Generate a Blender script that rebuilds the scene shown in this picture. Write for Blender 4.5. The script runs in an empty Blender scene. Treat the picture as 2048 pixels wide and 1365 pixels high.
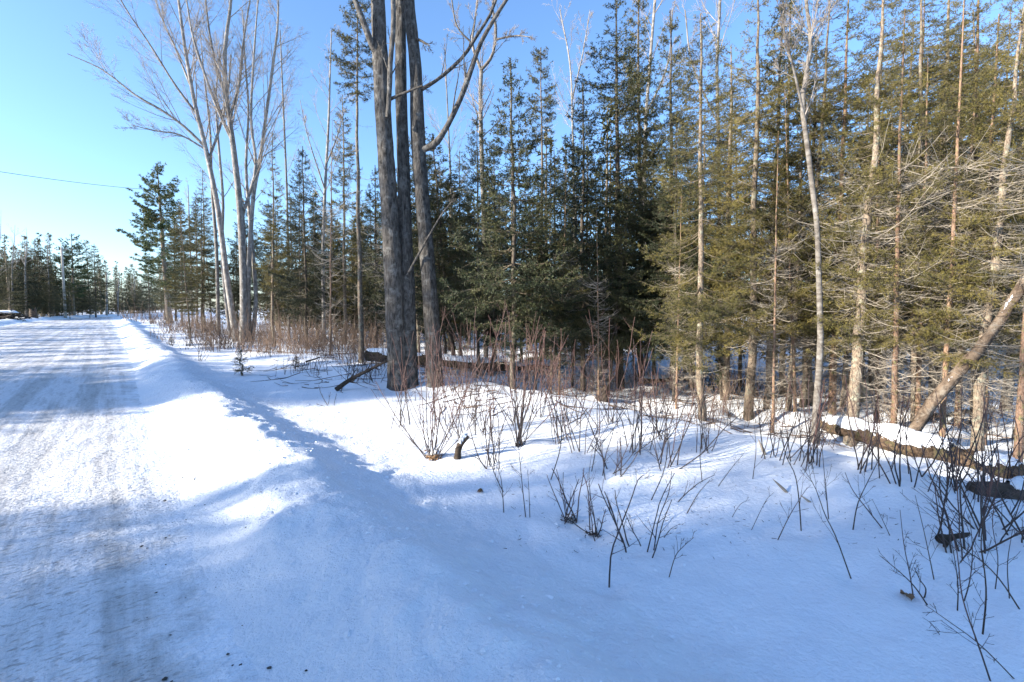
import bpy, math, random
import numpy as np
from mathutils import Vector, Quaternion

# ------------------------------------------------------------------ camera, sky, sun, exposure
scn = bpy.context.scene
COL = scn.collection
PITCH = math.radians(4.0)
CAM_H = 1.6
FPX = 967.0                                   # focal length in pixels of the 2048 px wide photograph
cam = bpy.data.cameras.new('camera')
cam.sensor_width = 36.0
cam.lens = FPX / 2048 * 36.0
cam.clip_start = 0.05
cam.clip_end = 2000
camo = bpy.data.objects.new('camera', cam)
camo.location = (0, 0, CAM_H)
camo.rotation_euler = (math.pi / 2 - PITCH, 0, 0)
COL.objects.link(camo)
scn.camera = camo

SUN_EL = math.radians(20.0)
SUN_AZ = math.radians(-112.0)                 # clockwise from +Y: from the left, a little behind the camera
world = bpy.data.worlds.new('World')
scn.world = world
world.use_nodes = True
wn = world.node_tree
sky = wn.nodes.new('ShaderNodeTexSky')
sky.sky_type = 'NISHITA'
sky.sun_disc = False
sky.sun_elevation = SUN_EL
sky.sun_rotation = SUN_AZ
sky.altitude = 100
sky.air_density = 1.0
sky.dust_density = 0.8
sky.ozone_density = 5.0
wn.links.new(sky.outputs[0], wn.nodes['Background'].inputs[0])
wn.nodes['Background'].inputs[1].default_value = 0.14
sl = bpy.data.lights.new('sun', 'SUN')
sl.energy = 5.0
sl.angle = math.radians(0.55)
sl.color = (1.0, 0.92, 0.79)
suno = bpy.data.objects.new('sun', sl)
sdir = Vector((math.sin(SUN_AZ) * math.cos(SUN_EL), math.cos(SUN_AZ) * math.cos(SUN_EL), math.sin(SUN_EL)))
suno.rotation_euler = sdir.to_track_quat('Z', 'Y').to_euler()
suno.location = (-30, -15, 30)
COL.objects.link(suno)
vs = scn.view_settings
vs.view_transform = 'Standard'
vs.look = 'None'
vs.exposure = 1.5
vs.gamma = 1.0
vs.use_curve_mapping = False
scn.cycles.max_bounces = 6
scn.cycles.diffuse_bounces = 3
scn.cycles.glossy_bounces = 2
scn.cycles.transmission_bounces = 2
scn.cycles.use_denoising = True

# ------------------------------------------------------------------ helpers
RNG = np.random.default_rng(7)


def vnoise(x, y, seed=0):
    """smooth 2-D value noise in [-1, 1]"""
    x = np.asarray(x, float); y = np.asarray(y, float)
    xi = np.floor(x).astype(np.int64); yi = np.floor(y).astype(np.int64)
    xf = x - xi; yf = y - yi
    u = xf * xf * xf * (xf * (xf * 6 - 15) + 10); v = yf * yf * yf * (yf * (yf * 6 - 15) + 10)

    def h(a, b):
        n = (a * 374761393 + b * 668265263 + seed * 1442695041) & 0xFFFFFFFF
        n = ((n ^ (n >> 13)) * 1274126177) & 0xFFFFFFFF
        n = n ^ (n >> 16)
        return (n & 0xFFFF) / 32767.5 - 1.0
    a = h(xi, yi); b = h(xi + 1, yi); c = h(xi, yi + 1); d = h(xi + 1, yi + 1)
    return (a * (1 - u) + b * u) * (1 - v) + (c * (1 - u) + d * u) * v


def fbm(x, y, octs=3, seed=0):
    r = 0; a = 1; f = 1; s = 0
    for o in range(octs):
        r = r + a * vnoise(x * f + 17.3 * o, y * f - 9.1 * o, seed + o)
        s += a; a *= 0.5; f *= 2.03
    return r / s


RD = math.radians(39.7)                        # the road runs 39.7 degrees to the left of the view
RS = (-math.sin(RD), math.cos(RD))
RN = (math.cos(RD), math.sin(RD))


def st(x, y):
    s = x * RS[0] + y * RS[1]
    t = x * RN[0] + y * RN[1]
    t = t - 0.0035 * np.maximum(0, s - 62) ** 2
    return s, t


def xy(s, t):
    t = t + 0.0035 * max(0, s - 62) ** 2
    return s * RS[0] + t * RN[0], s * RS[1] + t * RN[1]


_pt = np.array([(-90, .7), (-40, .5), (-14, .2), (-10.5, .15), (-9, .30), (-8.1, .42), (-7.5, .22), (-7.0, .0), (-6.2, -.02), (0, -.02), (0.35, -.015),
                (0.6, .04), (0.9, .15), (1.12, .21), (1.3, .19), (1.65, .02), (2.1, -.10), (3.0, -.13), (4.3, -.06), (5.5, 0.0), (6.05, 0.0),
                (6.5, -.15), (6.9, -.27), (9, -.34), (14, -.28), (30, -.1), (90, .5)])
_pl = np.array([(-90, .7), (-40, .5), (-14, .2), (-10.5, .15), (-9, .30), (-8.1, .42), (-7.5, .22), (-7.0, .0), (-6.2, -.02), (0, -.02), (0.35, -.015),
                (0.6, .06), (0.9, .18), (1.12, .25), (1.3, .23), (1.65, .06), (2.05, -.02), (3.2, -.03), (4.3, 0.02), (5.5, 0.08), (6.05, 0.06),
                (6.5, .03), (6.9, -.0), (9, -.08), (14, -.1), (30, -.05), (90, .5)])
_tl = np.linspace(-90, 90, 9001)
_k = np.exp(-0.5 * (np.arange(-16, 17) / 6.0) ** 2); _k /= _k.sum()
_za = np.convolve(np.pad(np.interp(_tl, _pt[:, 0], _pt[:, 1]), 16, mode='edge'), _k, 'valid')
_zb = np.convolve(np.pad(np.interp(_tl, _pl[:, 0], _pl[:, 1]), 16, mode='edge'), _k, 'valid')

BUMPS = []                                     # (x, y, radius, height) snow pillows, filled below


def terrain(x, y):
    x = np.asarray(x, float); y = np.asarray(y, float)
    s, t = st(x, y)
    w = np.clip((s - 6.5) / 5.0, 0, 1); w = w * w * (3 - 2 * w)
    tt = t + 0.10 * vnoise(s * 0.8, 3.1, 11) * np.clip((t - .2) * 2, 0, 1) + 0.05 * vnoise(s * 2.1, 8.1, 12) * np.clip((t - .2) * 2, 0, 1)
    z = np.interp(tt, _tl, _za) * (1 - w) + np.interp(tt, _tl, _zb) * w
    off = np.clip((t - 0.5) / 0.6, 0, 1) + np.clip((-7.2 - t) / 0.6, 0, 1)
    rough = np.clip((t - 3.0) / 3.0, 0, 1)
    far = np.clip((s - 9) / 12, 0, 1)
    z = z + off * (0.022 * fbm(x * 1.7, y * 1.7, 3, 3) + 0.008 * fbm(x * 9, y * 9, 2, 5))
    z = z + rough * 0.075 * fbm(x * 0.95, y * 0.95, 3, 21) + rough * np.clip((t - 6.3) / 1.5, 0, 1) * 0.11 * fbm(x * 1.6 + 5, y * 1.6, 3, 31)
    z = z + far * np.clip((t - 1.6) / 1.5, 0, 1) * 0.10 * fbm(x * 0.8, y * 0.8, 3, 41)
    # ploughed lumps on the berm
    berm = np.exp(-((t - 1.15) / 0.55) ** 2)
    plough = np.clip((t - 0.5) / 0.3, 0, 1) * np.clip((2.9 - t) / 0.8, 0, 1)
    z = z + plough * (0.013 * fbm(x * 10, y * 10, 3, 53) + 0.035 * np.maximum(0, fbm(x * 3.1, y * 3.1, 2, 54)))
    z = z + berm * 0.03 * fbm(x * 5, y * 5, 3, 51) + berm * np.clip((s - 25) / 30, 0, 1) * 0.25 * (0.4 + vnoise(s * .25, 1.7, 61))
    for bx, by, br, bh in BUMPS:
        z = z + bh * np.exp(-(((x - bx) ** 2 + (y - by) ** 2) / br ** 2))
    return z


def gz(x, y):
    return float(terrain(np.array([x]), np.array([y]))[0])


CF = np.array([0, math.cos(PITCH), -math.sin(PITCH)])
CU = np.array([0, math.sin(PITCH), math.cos(PITCH)])
CX = np.array([1.0, 0, 0])


def ray(px, py):
    return CF + (px - 1024) / FPX * CX - (py - 682.5) / FPX * CU


def hit(px, py):
    """where the ground appears at that place of the picture"""
    d = ray(px, py)
    ks = np.concatenate([np.linspace(1.2, 20, 1200), np.linspace(20, 120, 1500)])
    P = np.array([0, 0, CAM_H]) + ks[:, None] * d
    z = terrain(P[:, 0], P[:, 1])
    below = np.nonzero(P[:, 2] < z)[0]
    i = below[0] if len(below) else len(ks) - 1
    p = P[i]
    return np.array([p[0], p[1], z[i]])


def at(px, py, Y):
    d = ray(px, py)
    return np.array([0, 0, CAM_H]) + d * (Y / d[1])


def stand(px, Y):
    """ground point at distance Y in the column px"""
    x = (px - 1024) / FPX * Y
    for _ in range(3):
        z = gz(x, Y)
        dep = Y * math.cos(PITCH) - (z - CAM_H) * math.sin(PITCH)
        x = (px - 1024) / FPX * dep
    return np.array([x, Y, gz(x, Y)])


class G:
    def __init__(self):
        self.v = []; self.t = []; self.m = []; self.n = 0

    def add(self, V, T, m=0):
        V = np.asarray(V, np.float32).reshape(-1, 3); T = np.asarray(T, np.int64).reshape(-1, 3)
        if len(T) == 0:
            return
        self.v.append(V); self.t.append(T + self.n); self.m.append(np.full(len(T), m, np.int32)); self.n += len(V)

    def arrays(self):
        return np.concatenate(self.v), np.concatenate(self.t), np.concatenate(self.m)


def mesh_from(name, V, T, M, mats, smooth=True):
    me = bpy.data.meshes.new(name)
    me.vertices.add(len(V)); me.vertices.foreach_set('co', np.ascontiguousarray(V, np.float32).ravel())
    me.loops.add(len(T) * 3); me.loops.foreach_set('vertex_index', np.ascontiguousarray(T, np.int32).ravel())
    me.polygons.add(len(T)); me.polygons.foreach_set('loop_start', np.arange(len(T), dtype=np.int32) * 3)
    for m in mats:
        me.materials.append(m)
    if len(mats) > 1:
        me.polygons.foreach_set('material_index', np.ascontiguousarray(M, np.int32))
    sm = np.full(len(T), smooth) if not isinstance(smooth, dict) else np.array([smooth.get(int(i), True) for i in range(len(mats))])[M]
    me.polygons.foreach_set('use_smooth', sm)
    me.update(calc_edges=True)
    return me


def obj(name, g, mats, parent=None, smooth=True):
    if isinstance(g, G):
        V, T, M = g.arrays()
        me = mesh_from(name, V, T, M, mats if isinstance(mats, (list, tuple)) else [mats], smooth)
    else:
        me = g
    o = bpy.data.objects.new(name, me)
    COL.objects.link(o)
    if parent:
        o.parent = parent
    return o


def tag(o, label=None, cat=None, group=None, kind=None):
    if label: o['label'] = label
    if cat: o['category'] = cat
    if group: o['group'] = group
    if kind: o['kind'] = kind
    return o


def empty(name, loc=(0, 0, 0)):
    o = bpy.data.objects.new(name, None)
    o.empty_display_size = 0.2
    COL.objects.link(o)
    o.location = loc
    return o


def nrm(a):
    return a / np.maximum(np.linalg.norm(a, axis=-1, keepdims=True), 1e-9)


def tubes(P, R, k=3, cap=False):
    """P (M,N,3) polylines, R (M,N) radii -> verts, tris of k-sided tubes"""
    P = np.asarray(P, float); R = np.asarray(R, float)
    if P.ndim == 2:
        P = P[None]; R = R[None]
    M, N, _ = P.shape
    T = np.empty_like(P)
    T[:, 1:-1] = P[:, 2:] - P[:, :-2]; T[:, 0] = P[:, 1] - P[:, 0]; T[:, -1] = P[:, -1] - P[:, -2]
    T = nrm(T)
    mean = nrm(P[:, -1] - P[:, 0])
    ref = np.where(np.abs(mean[:, 2:3]) > 0.8, np.array([[1.0, 0, 0]]), np.array([[0, 0, 1.0]]))
    A = nrm(np.cross(T, ref[:, None, :])); B = np.cross(T, A)
    an = np.arange(k) * 2 * math.pi / k
    V = P[:, :, None] + R[:, :, None, None] * (A[:, :, None] * np.cos(an)[None, None, :, None] + B[:, :, None] * np.sin(an)[None, None, :, None])
    idx = np.arange(M * N * k).reshape(M, N, k)
    a = idx[:, :-1]; b = np.roll(a, -1, 2); c = idx[:, 1:]; d = np.roll(c, -1, 2)
    tri = np.concatenate([np.stack([a, b, d], -1).reshape(-1, 3), np.stack([a, d, c], -1).reshape(-1, 3)])
    V = V.reshape(-1, 3)
    if cap:
        for m in range(M):
            for e in (0, N - 1):
                ci = len(V); V = np.vstack([V, P[m, e][None]])
                r = idx[m, e]
                tri = np.vstack([tri, np.stack([r, np.roll(r, -1), np.full(k, ci)], -1)])
    return V, tri


def smoothpath(pts, n):
    """Catmull-Rom through pts (K,C) -> n points"""
    p = np.asarray(pts, float)
    if len(p) == 2:
        return p[0] + (p[1] - p[0]) * np.linspace(0, 1, n)[:, None]
    q = np.vstack([2 * p[0] - p[1], p, 2 * p[-1] - p[-2]])
    u = np.linspace(0, len(p) - 1 - 1e-6, n); i = u.astype(int); f = (u - i)[:, None]
    a, b, c, d = q[i], q[i + 1], q[i + 2], q[i + 3]
    return 0.5 * (2 * b + (c - a) * f + (2 * a - 5 * b + 4 * c - d) * f ** 2 + (3 * b - a - 3 * c + d) * f ** 3)


def interp_poly(P, R, mi, u):
    N = P.shape[1]
    x = np.clip(u, 0, 1) * (N - 1); i = np.minimum(x.astype(int), N - 2); f = (x - i)
    p = P[mi, i] * (1 - f)[:, None] + P[mi, i + 1] * f[:, None]
    t = nrm(P[mi, i + 1] - P[mi, i])
    r = R[mi, i] * (1 - f) + R[mi, i + 1] * f
    return p, t, r


def children(P, R, n, u0, u1, ratio, ang, up, rng, npt=4, rr=0.55, wob=0.08, minlen=0.05, taper=0.3, lens=None):
    """side branches off polylines: n each, between u0 and u1"""
    M = P.shape[0]
    L = np.linalg.norm(np.diff(P, axis=1), axis=2).sum(1) if lens is None else lens
    mi = np.repeat(np.arange(M), n)
    u = rng.uniform(u0, u1, len(mi))
    p, t, r = interp_poly(P, R, mi, u)
    ref = nrm(rng.normal(size=(len(mi), 3)))
    side = nrm(ref - (ref * t).sum(1, keepdims=True) * t)
    a = np.radians(rng.normal(ang, ang * 0.2, len(mi)))[:, None]
    d = t * np.cos(a) + side * np.sin(a)
    ln = np.maximum(L[mi] * ratio * rng.uniform(0.55, 1.15, len(mi)) * (1.15 - 0.7 * u), minlen)
    Q = np.empty((len(mi), npt, 3)); Q[:, 0] = p
    step = ln / (npt - 1)
    for k in range(1, npt):
        d = nrm(d + np.array([0, 0, up / (npt - 1)]) + rng.normal(size=d.shape) * wob)
        Q[:, k] = Q[:, k - 1] + d * step[:, None]
    r0 = np.maximum(r * rr, 0.0012)
    S = r0[:, None] * np.linspace(1, taper, npt)[None]
    return Q, S


# ------------------------------------------------------------------ materials
def mat(name):
    m = bpy.data.materials.new(name)
    m.use_nodes = True
    nt = m.node_tree
    return m, nt, nt.nodes['Principled BSDF'], nt.nodes, nt.links


def noise_node(nodes, links, scale, detail=4, rough=0.55, vec=None):
    n = nodes.new('ShaderNodeTexNoise')
    n.inputs['Scale'].default_value = scale; n.inputs['Detail'].default_value = detail; n.inputs['Roughness'].default_value = rough
    if vec is not None:
        links.new(vec, n.inputs['Vector'])
    return n


def ramp(nodes, links, fac, stops):
    r = nodes.new('ShaderNodeValToRGB')
    e = r.color_ramp.elements
    e[0].position, e[0].color = stops[0][0], (*stops[0][1], 1)
    e[1].position, e[1].color = stops[-1][0], (*stops[-1][1], 1)
    for p, c in stops[1:-1]:
        k = e.new(p); k.color = (*c, 1)
    links.new(fac, r.inputs[0])
    return r


def coords(nodes, links, scale=(1, 1, 1), kind='Object', rot=(0, 0, 0)):
    tc = nodes.new('ShaderNodeTexCoord'); mp = nodes.new('ShaderNodeMapping')
    mp.inputs['Scale'].default_value = scale; mp.inputs['Rotation'].default_value = rot
    src = tc.outputs[kind]
    if any(rot):                                   # turn first, then stretch
        m0 = nodes.new('ShaderNodeMapping'); m0.inputs['Rotation'].default_value = rot
        links.new(src, m0.inputs['Vector']); src = m0.outputs[0]
        mp.inputs['Rotation'].default_value = (0, 0, 0)
    links.new(src, mp.inputs['Vector'])
    return mp.outputs[0]


def bump(nodes, links, h, strength, dist, bsdf, prev=None):
    b = nodes.new('ShaderNodeBump')
    b.inputs['Strength'].default_value = strength; b.inputs['Distance'].default_value = dist
    links.new(h, b.inputs['Height'])
    if prev is not None:
        links.new(prev.outputs[0], b.inputs['Normal'])
    links.new(b.outputs[0], bsdf.inputs['Normal'])
    return b


def snow_mat(name='snow', chunky=1.0):
    m, nt, b, N, L = mat(name)
    v = coords(N, L)
    n1 = noise_node(N, L, 3.0, 5, 0.6, v); n2 = noise_node(N, L, 28, 5, 0.65, v); n3 = noise_node(N, L, 160, 2, 0.6, v)
    c = ramp(N, L, n1.outputs[0], [(0.3, (0.80, 0.83, 0.88)), (0.7, (0.88, 0.895, 0.92))])
    L.new(c.outputs[0], b.inputs['Base Color'])
    b.inputs['Roughness'].default_value = 0.65
    b.inputs['Specular IOR Level'].default_value = 0.25
    b1 = bump(N, L, n2.outputs[0], 0.8 * chunky, 0.022, b)
    b2 = bump(N, L, n3.outputs[0], 0.4 * chunky, 0.004, b, b1)
    # coarser, broken surface where the plough has thrown it
    vr = coords(N, L, (1, 1, 1), 'Object', (0, 0, -RD))
    sp = N.new('ShaderNodeSeparateXYZ'); L.new(vr, sp.inputs[0])
    mr = N.new('ShaderNodeMapRange'); mr.interpolation_type = 'SMOOTHSTEP'; mr.inputs[1].default_value = 3.0; mr.inputs[2].default_value = 2.0
    L.new(sp.outputs[0], mr.inputs[0])
    n4 = noise_node(N, L, 16, 6, 0.72, v)
    b3 = bump(N, L, n4.outputs[0], 0.0, 0.05, b, b2)
    mr.inputs[4].default_value = 0.6
    L.new(mr.outputs[0], b3.inputs['Strength'])
    return m


def bark_mat(name, dark, light, lichen=None, ridge=(14, 14, 2.2), bstr=0.8, bdist=0.03, rot=None, fine=60):
    m, nt, b, N, L = mat(name)
    v = coords(N, L, ridge); w = coords(N, L, (1, 1, 1))
    n1 = noise_node(N, L, 1.0, 6, 0.65, v); n2 = noise_node(N, L, 7.0, 5, 0.65, w); n3 = noise_node(N, L, fine, 3, 0.6, w)
    oi = N.new('ShaderNodeObjectInfo')
    c = ramp(N, L, n1.outputs[0], [(0.32, dark), (0.62, light)])
    out = c.outputs[0]
    if lichen:
        mx = N.new('ShaderNodeMix'); mx.data_type = 'RGBA'
        r = ramp(N, L, n2.outputs[0], [(0.52, (0, 0, 0)), (0.66, (1, 1, 1))])
        L.new(r.outputs[0], mx.inputs[0]); L.new(out, mx.inputs[6]); mx.inputs[7].default_value = (*lichen, 1)
        out = mx.outputs[2]
    h = N.new('ShaderNodeHueSaturation')
    mr = N.new('ShaderNodeMapRange'); mr.inputs[3].default_value = 0.75; mr.inputs[4].default_value = 1.25
    L.new(oi.outputs['Random'], mr.inputs[0]); L.new(mr.outputs[0], h.inputs['Value'])
    L.new(out, h.inputs['Color']); L.new(h.outputs[0], b.inputs['Base Color'])
    b.inputs['Roughness'].default_value = 0.9
    b.inputs['Specular IOR Level'].default_value = 0.15
    b1 = bump(N, L, n1.outputs[0], bstr, bdist, b)
    bump(N, L, n3.outputs[0], 0.5, 0.006, b, b1)
    return m


def plain_mat(name, c1, c2, scale=8, rough=0.85, rnd=0.2, spec=0.2, bscale=None):
    m, nt, b, N, L = mat(name)
    v = coords(N, L)
    n1 = noise_node(N, L, scale, 4, 0.6, v)
    c = ramp(N, L, n1.outputs[0], [(0.35, c1), (0.65, c2)])
    h = N.new('ShaderNodeHueSaturation'); oi = N.new('ShaderNodeObjectInfo')
    mr = N.new('ShaderNodeMapRange'); mr.inputs[3].default_value = 1 - rnd; mr.inputs[4].default_value = 1 + rnd
    L.new(oi.outputs['Random'], mr.inputs[0]); L.new(mr.outputs[0], h.inputs['Value'])
    L.new(c.outputs[0], h.inputs['Color']); L.new(h.outputs[0], b.inputs['Base Color'])
    b.inputs['Roughness'].default_value = rough; b.inputs['Specular IOR Level'].default_value = spec
    if bscale:
        n2 = noise_node(N, L, bscale, 4, 0.65, v)
        bump(N, L, n2.outputs[0], 0.8, 0.01, b)
    return m


def needle_mat(name, dark, mid, olive):
    m, nt, b, N, L = mat(name)
    v = coords(N, L)
    n1 = noise_node(N, L, 1.6, 3, 0.6, v); n2 = noise_node(N, L, 14, 2, 0.6, v)
    oi = N.new('ShaderNodeObjectInfo')
    ad = N.new('ShaderNodeMath'); ad.operation = 'MULTIPLY_ADD'
    L.new(oi.outputs['Random'], ad.inputs[0]); ad.inputs[1].default_value = 0.35; L.new(n1.outputs[0], ad.inputs[2])
    ad2 = N.new('ShaderNodeMath'); ad2.operation = 'MULTIPLY_ADD'
    L.new(n2.outputs[0], ad2.inputs[0]); ad2.inputs[1].default_value = 0.45; L.new(ad.outputs[0], ad2.inputs[2])
    c = ramp(N, L, ad2.outputs[0], [(0.55, dark), (0.85, mid), (1.1 if False else 1.0, olive)])
    L.new(c.outputs[0], b.inputs['Base Color'])
    b.inputs['Roughness'].default_value = 0.6
    b.inputs['Specular IOR Level'].default_value = 0.3
    return m


M_SNOW = snow_mat('snow')
M_SNOWCAP = snow_mat('snow_cap', 0.7)
M_NEEDLE = needle_mat('spruce_needles', (0.018, 0.026, 0.010), (0.090, 0.081, 0.020), (0.175, 0.142, 0.034))
M_NEEDLE_D = needle_mat('dark_spruce_needles', (0.014, 0.022, 0.012), (0.034, 0.044, 0.018), (0.070, 0.070, 0.024))
M_PINE = needle_mat('pine_needles', (0.035, 0.062, 0.028), (0.070, 0.100, 0.036), (0.125, 0.125, 0.040))
M_SBARK = bark_mat('spruce_bark', (0.045, 0.034, 0.026), (0.27, 0.21, 0.155), (0.25, 0.25, 0.19), (34, 34, 13), 1.0, 0.014)
M_SBARK_RED = bark_mat('reddish_spruce_bark', (0.10, 0.06, 0.04), (0.31, 0.20, 0.14), (0.18, 0.17, 0.08), (34, 34, 13), 1.0, 0.014)
M_SBARK_D = bark_mat('dark_spruce_bark', (0.028, 0.022, 0.018), (0.135, 0.108, 0.085), (0.15, 0.15, 0.115), (34, 34, 13), 1.0, 0.014)
M_TWIG = plain_mat('spruce_twig_wood', (0.085, 0.065, 0.045), (0.20, 0.165, 0.12), 3)
M_DEAD = plain_mat('dead_twig_wood', (0.24, 0.205, 0.165), (0.48, 0.42, 0.34), 3)
M_MAPLE = bark_mat('grey_ridged_bark', (0.022, 0.020, 0.018), (0.140, 0.128, 0.116), (0.19, 0.185, 0.175), (24, 24, 7), 1.0, 0.035)
M_ASPEN = bark_mat('pale_aspen_bark', (0.10, 0.09, 0.08), (0.27, 0.25, 0.23), (0.35, 0.335, 0.315), (9, 9, 3), 0.7, 0.015)
M_BIRCH = bark_mat('white_birch_bark', (0.085, 0.07, 0.058), (0.235, 0.212, 0.185), (0.30, 0.28, 0.255), (5, 5, 16), 0.5, 0.006)
M_BTWIG = plain_mat('bare_twig_wood', (0.17, 0.145, 0.125), (0.34, 0.30, 0.265), 3)
M_BRUSH = plain_mat('brown_brush_wood', (0.05, 0.038, 0.032), (0.20, 0.14, 0.105), 0.9)
M_ROT = bark_mat('rotten_log_wood', (0.03, 0.02, 0.014), (0.17, 0.115, 0.075), (0.11, 0.10, 0.05), (3, 22, 26), 1.0, 0.06)
M_PALE_ROT = bark_mat('pale_rotten_wood', (0.30, 0.20, 0.11), (0.62, 0.48, 0.31), None, (12, 12, 4), 1.0, 0.04)
M_LEANER = bark_mat('peeling_dead_bark', (0.05, 0.034, 0.025), (0.20, 0.15, 0.11), (0.26, 0.22, 0.175), (13, 13, 13), 1.0, 0.03)
M_POLE = bark_mat('weathered_pole_wood', (0.22, 0.20, 0.17), (0.36, 0.34, 0.30), None, (20, 20, 1), 0.5, 0.01)
M_WIRE = plain_mat('dark_cable', (0.05, 0.05, 0.055), (0.07, 0.07, 0.075), 3)
M_STONE = plain_mat('dark_grit', (0.03, 0.028, 0.026), (0.10, 0.09, 0.08), 20)
M_LEAF = plain_mat('dry_leaf', (0.16, 0.09, 0.05), (0.32, 0.20, 0.11), 14)
M_DARKWOOD = plain_mat('dark_wet_wood', (0.032, 0.024, 0.019), (0.10, 0.075, 0.056), 9, bscale=40)


def stem_mat():
    """dark below, reddening upwards, as the bark of dogwood shoots does"""
    m, nt, b, N, L = mat('dogwood_stem')
    tc = N.new('ShaderNodeTexCoord'); sx = N.new('ShaderNodeSeparateXYZ')
    L.new(tc.outputs['Object'], sx.inputs[0])
    oi = N.new('ShaderNodeObjectInfo')
    ad = N.new('ShaderNodeMath'); ad.operation = 'MULTIPLY_ADD'
    L.new(oi.outputs['Random'], ad.inputs[0]); ad.inputs[1].default_value = 0.7; L.new(sx.outputs[2], ad.inputs[2])
    c = ramp(N, L, ad.outputs[0], [(0.35, (0.032, 0.024, 0.022)), (0.85, (0.060, 0.036, 0.030)), (1.0, (0.098, 0.047, 0.036))])
    L.new(c.outputs[0], b.inputs['Base Color'])
    b.inputs['Roughness'].default_value = 0.55
    return m


M_STEM = stem_mat()


def road_mat():
    m, nt, b, N, L = mat('packed_snow_road')
    rz = -RD
    v = coords(N, L, (1, 1, 1), 'Object', (0, 0, rz))            # y runs along the road
    vs_ = coords(N, L, (3.2, 0.12, 1), 'Object', (0, 0, rz))
    vt = coords(N, L, (9, 1.1, 1), 'Object', (0, 0, rz))
    vtread = coords(N, L, (14, 34, 1), 'Object', (0, 0, rz))
    n1 = noise_node(N, L, 1.0, 4, 0.6, vs_); n2 = noise_node(N, L, 1.0, 5, 0.65, vt); n3 = noise_node(N, L, 45, 4, 0.7, v); n4 = noise_node(N, L, 0.55, 3, 0.6, v)
    n5 = noise_node(N, L, 1.0, 3, 0.6, vtread)
    c1 = ramp(N, L, n1.outputs[0], [(0.43, (0.52, 0.515, 0.515)), (0.55, (0.72, 0.72, 0.74))])
    c2 = ramp(N, L, n2.outputs[0], [(0.36, (0.60, 0.585, 0.57)), (0.50, (1, 1, 1))])
    mx = N.new('ShaderNodeMix'); mx.data_type = 'RGBA'; mx.blend_type = 'MULTIPLY'; mx.inputs[0].default_value = 0.6
    L.new(c1.outputs[0], mx.inputs[6]); L.new(c2.outputs[0], mx.inputs[7])
    c3 = ramp(N, L, n3.outputs[0], [(0.30, (0.42, 0.40, 0.38)), (0.42, (1, 1, 1))])
    mx2 = N.new('ShaderNodeMix'); mx2.data_type = 'RGBA'; mx2.blend_type = 'MULTIPLY'; mx2.inputs[0].default_value = 0.7
    L.new(mx.outputs[2], mx2.inputs[6]); L.new(c3.outputs[0], mx2.inputs[7])
    c5 = ramp(N, L, n5.outputs[0], [(0.36, (0.48, 0.46, 0.44)), (0.45, (1, 1, 1))])
    mx5 = N.new('ShaderNodeMix'); mx5.data_type = 'RGBA'; mx5.blend_type = 'MULTIPLY'; mx5.inputs[0].default_value = 0.8
    L.new(mx2.outputs[2], mx5.inputs[6]); L.new(c5.outputs[0], mx5.inputs[7]); mx2 = mx5
    sp = N.new('ShaderNodeSeparateXYZ'); L.new(v, sp.inputs[0])
    nf = noise_node(N, L, 2.2, 5, 0.65, v)
    ma = N.new('ShaderNodeMath'); ma.operation = 'MULTIPLY_ADD'; L.new(nf.outputs[0], ma.inputs[0]); ma.inputs[1].default_value = 1.6; L.new(sp.outputs[0], ma.inputs[2])
    mr = N.new('ShaderNodeMapRange'); mr.interpolation_type = 'SMOOTHSTEP'; mr.inputs[1].default_value = 0.65; mr.inputs[2].default_value = 1.35
    L.new(ma.outputs[0], mr.inputs[0])
    mx3 = N.new('ShaderNodeMix'); mx3.data_type = 'RGBA'
    L.new(mr.outputs[0], mx3.inputs[0]); L.new(mx2.outputs[2], mx3.inputs[6]); mx3.inputs[7].default_value = (0.84, 0.86, 0.90, 1)
    L.new(mx3.outputs[2], b.inputs['Base Color'])
    b.inputs['Roughness'].default_value = 0.6
    b.inputs['Specular IOR Level'].default_value = 0.3
    b1 = bump(N, L, n5.outputs[0], 1.0, 0.03, b)
    b2 = bump(N, L, n2.outputs[0], 0.6, 0.02, b, b1)
    bump(N, L, n3.outputs[0], 0.7, 0.008, b, b2)
    return m


M_ROAD = road_mat()

# ------------------------------------------------------------------ ground and road
for px, py, r, h in ((965, 800, .55, .10), (1110, 805, .6, .10), (1395, 850, .55, .10), (1560, 900, .5, .06), (1800, 955, .5, .10), (1920, 930, .45, .05),
                     (1240, 855, .6, .05), (700, 745, .7, .10), (590, 720, .9, .12), (520, 715, 1.2, .15), (620, 745, .5, .06), (1690, 960, .45, .06),
                     (1760, 800, .6, .16), (1860, 870, .7, .12), (2000, 960, .6, .08), (1530, 860, .4, -.08), (900, 850, .6, .04), (1180, 950, .7, .04),
                     (440, 680, 1.4, .22), (360, 672, 1.2, .15), (640, 760, .5, -.06), (1740, 900, .4, -.10)):
    p = hit(px, py)
    BUMPS.append((p[0], p[1], r, h))


WELLS = [(800, 782, .42, .06), (868, 790, .3, .06), (958, 757, .3, .07), (1026, 780, .26, .07), (1404, 840, .26, .08), (1496, 840, .26, .08), (1630, 888, .24, .08), (1700, 890, .26, .08),
         (1785, 846, .2, .06), (1884, 844, .2, .06), (1955, 864, .26, .08), (484, 752, .16, .03)]
WELLS += [(px, py, .10, .03) for px, py in ((868, 918), (1036, 893), (925, 880), (960, 868), (1115, 885), (1170, 905), (1270, 905), (1330, 935), (1215, 955), (985, 935), (1560, 925), (1740, 950), (1830, 975), (1930, 990),
                                         (1990, 1080), (1920, 1110), (1140, 1045), (1188, 1075), (1275, 1100), (1218, 1178), (1705, 1160), (1603, 1065), (1965, 1270), (1828, 1195))]
WELLS = [(hit(px, py)[0], hit(px, py)[1], r, -h) for px, py, r, h in WELLS]
BUMPS += WELLS


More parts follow.
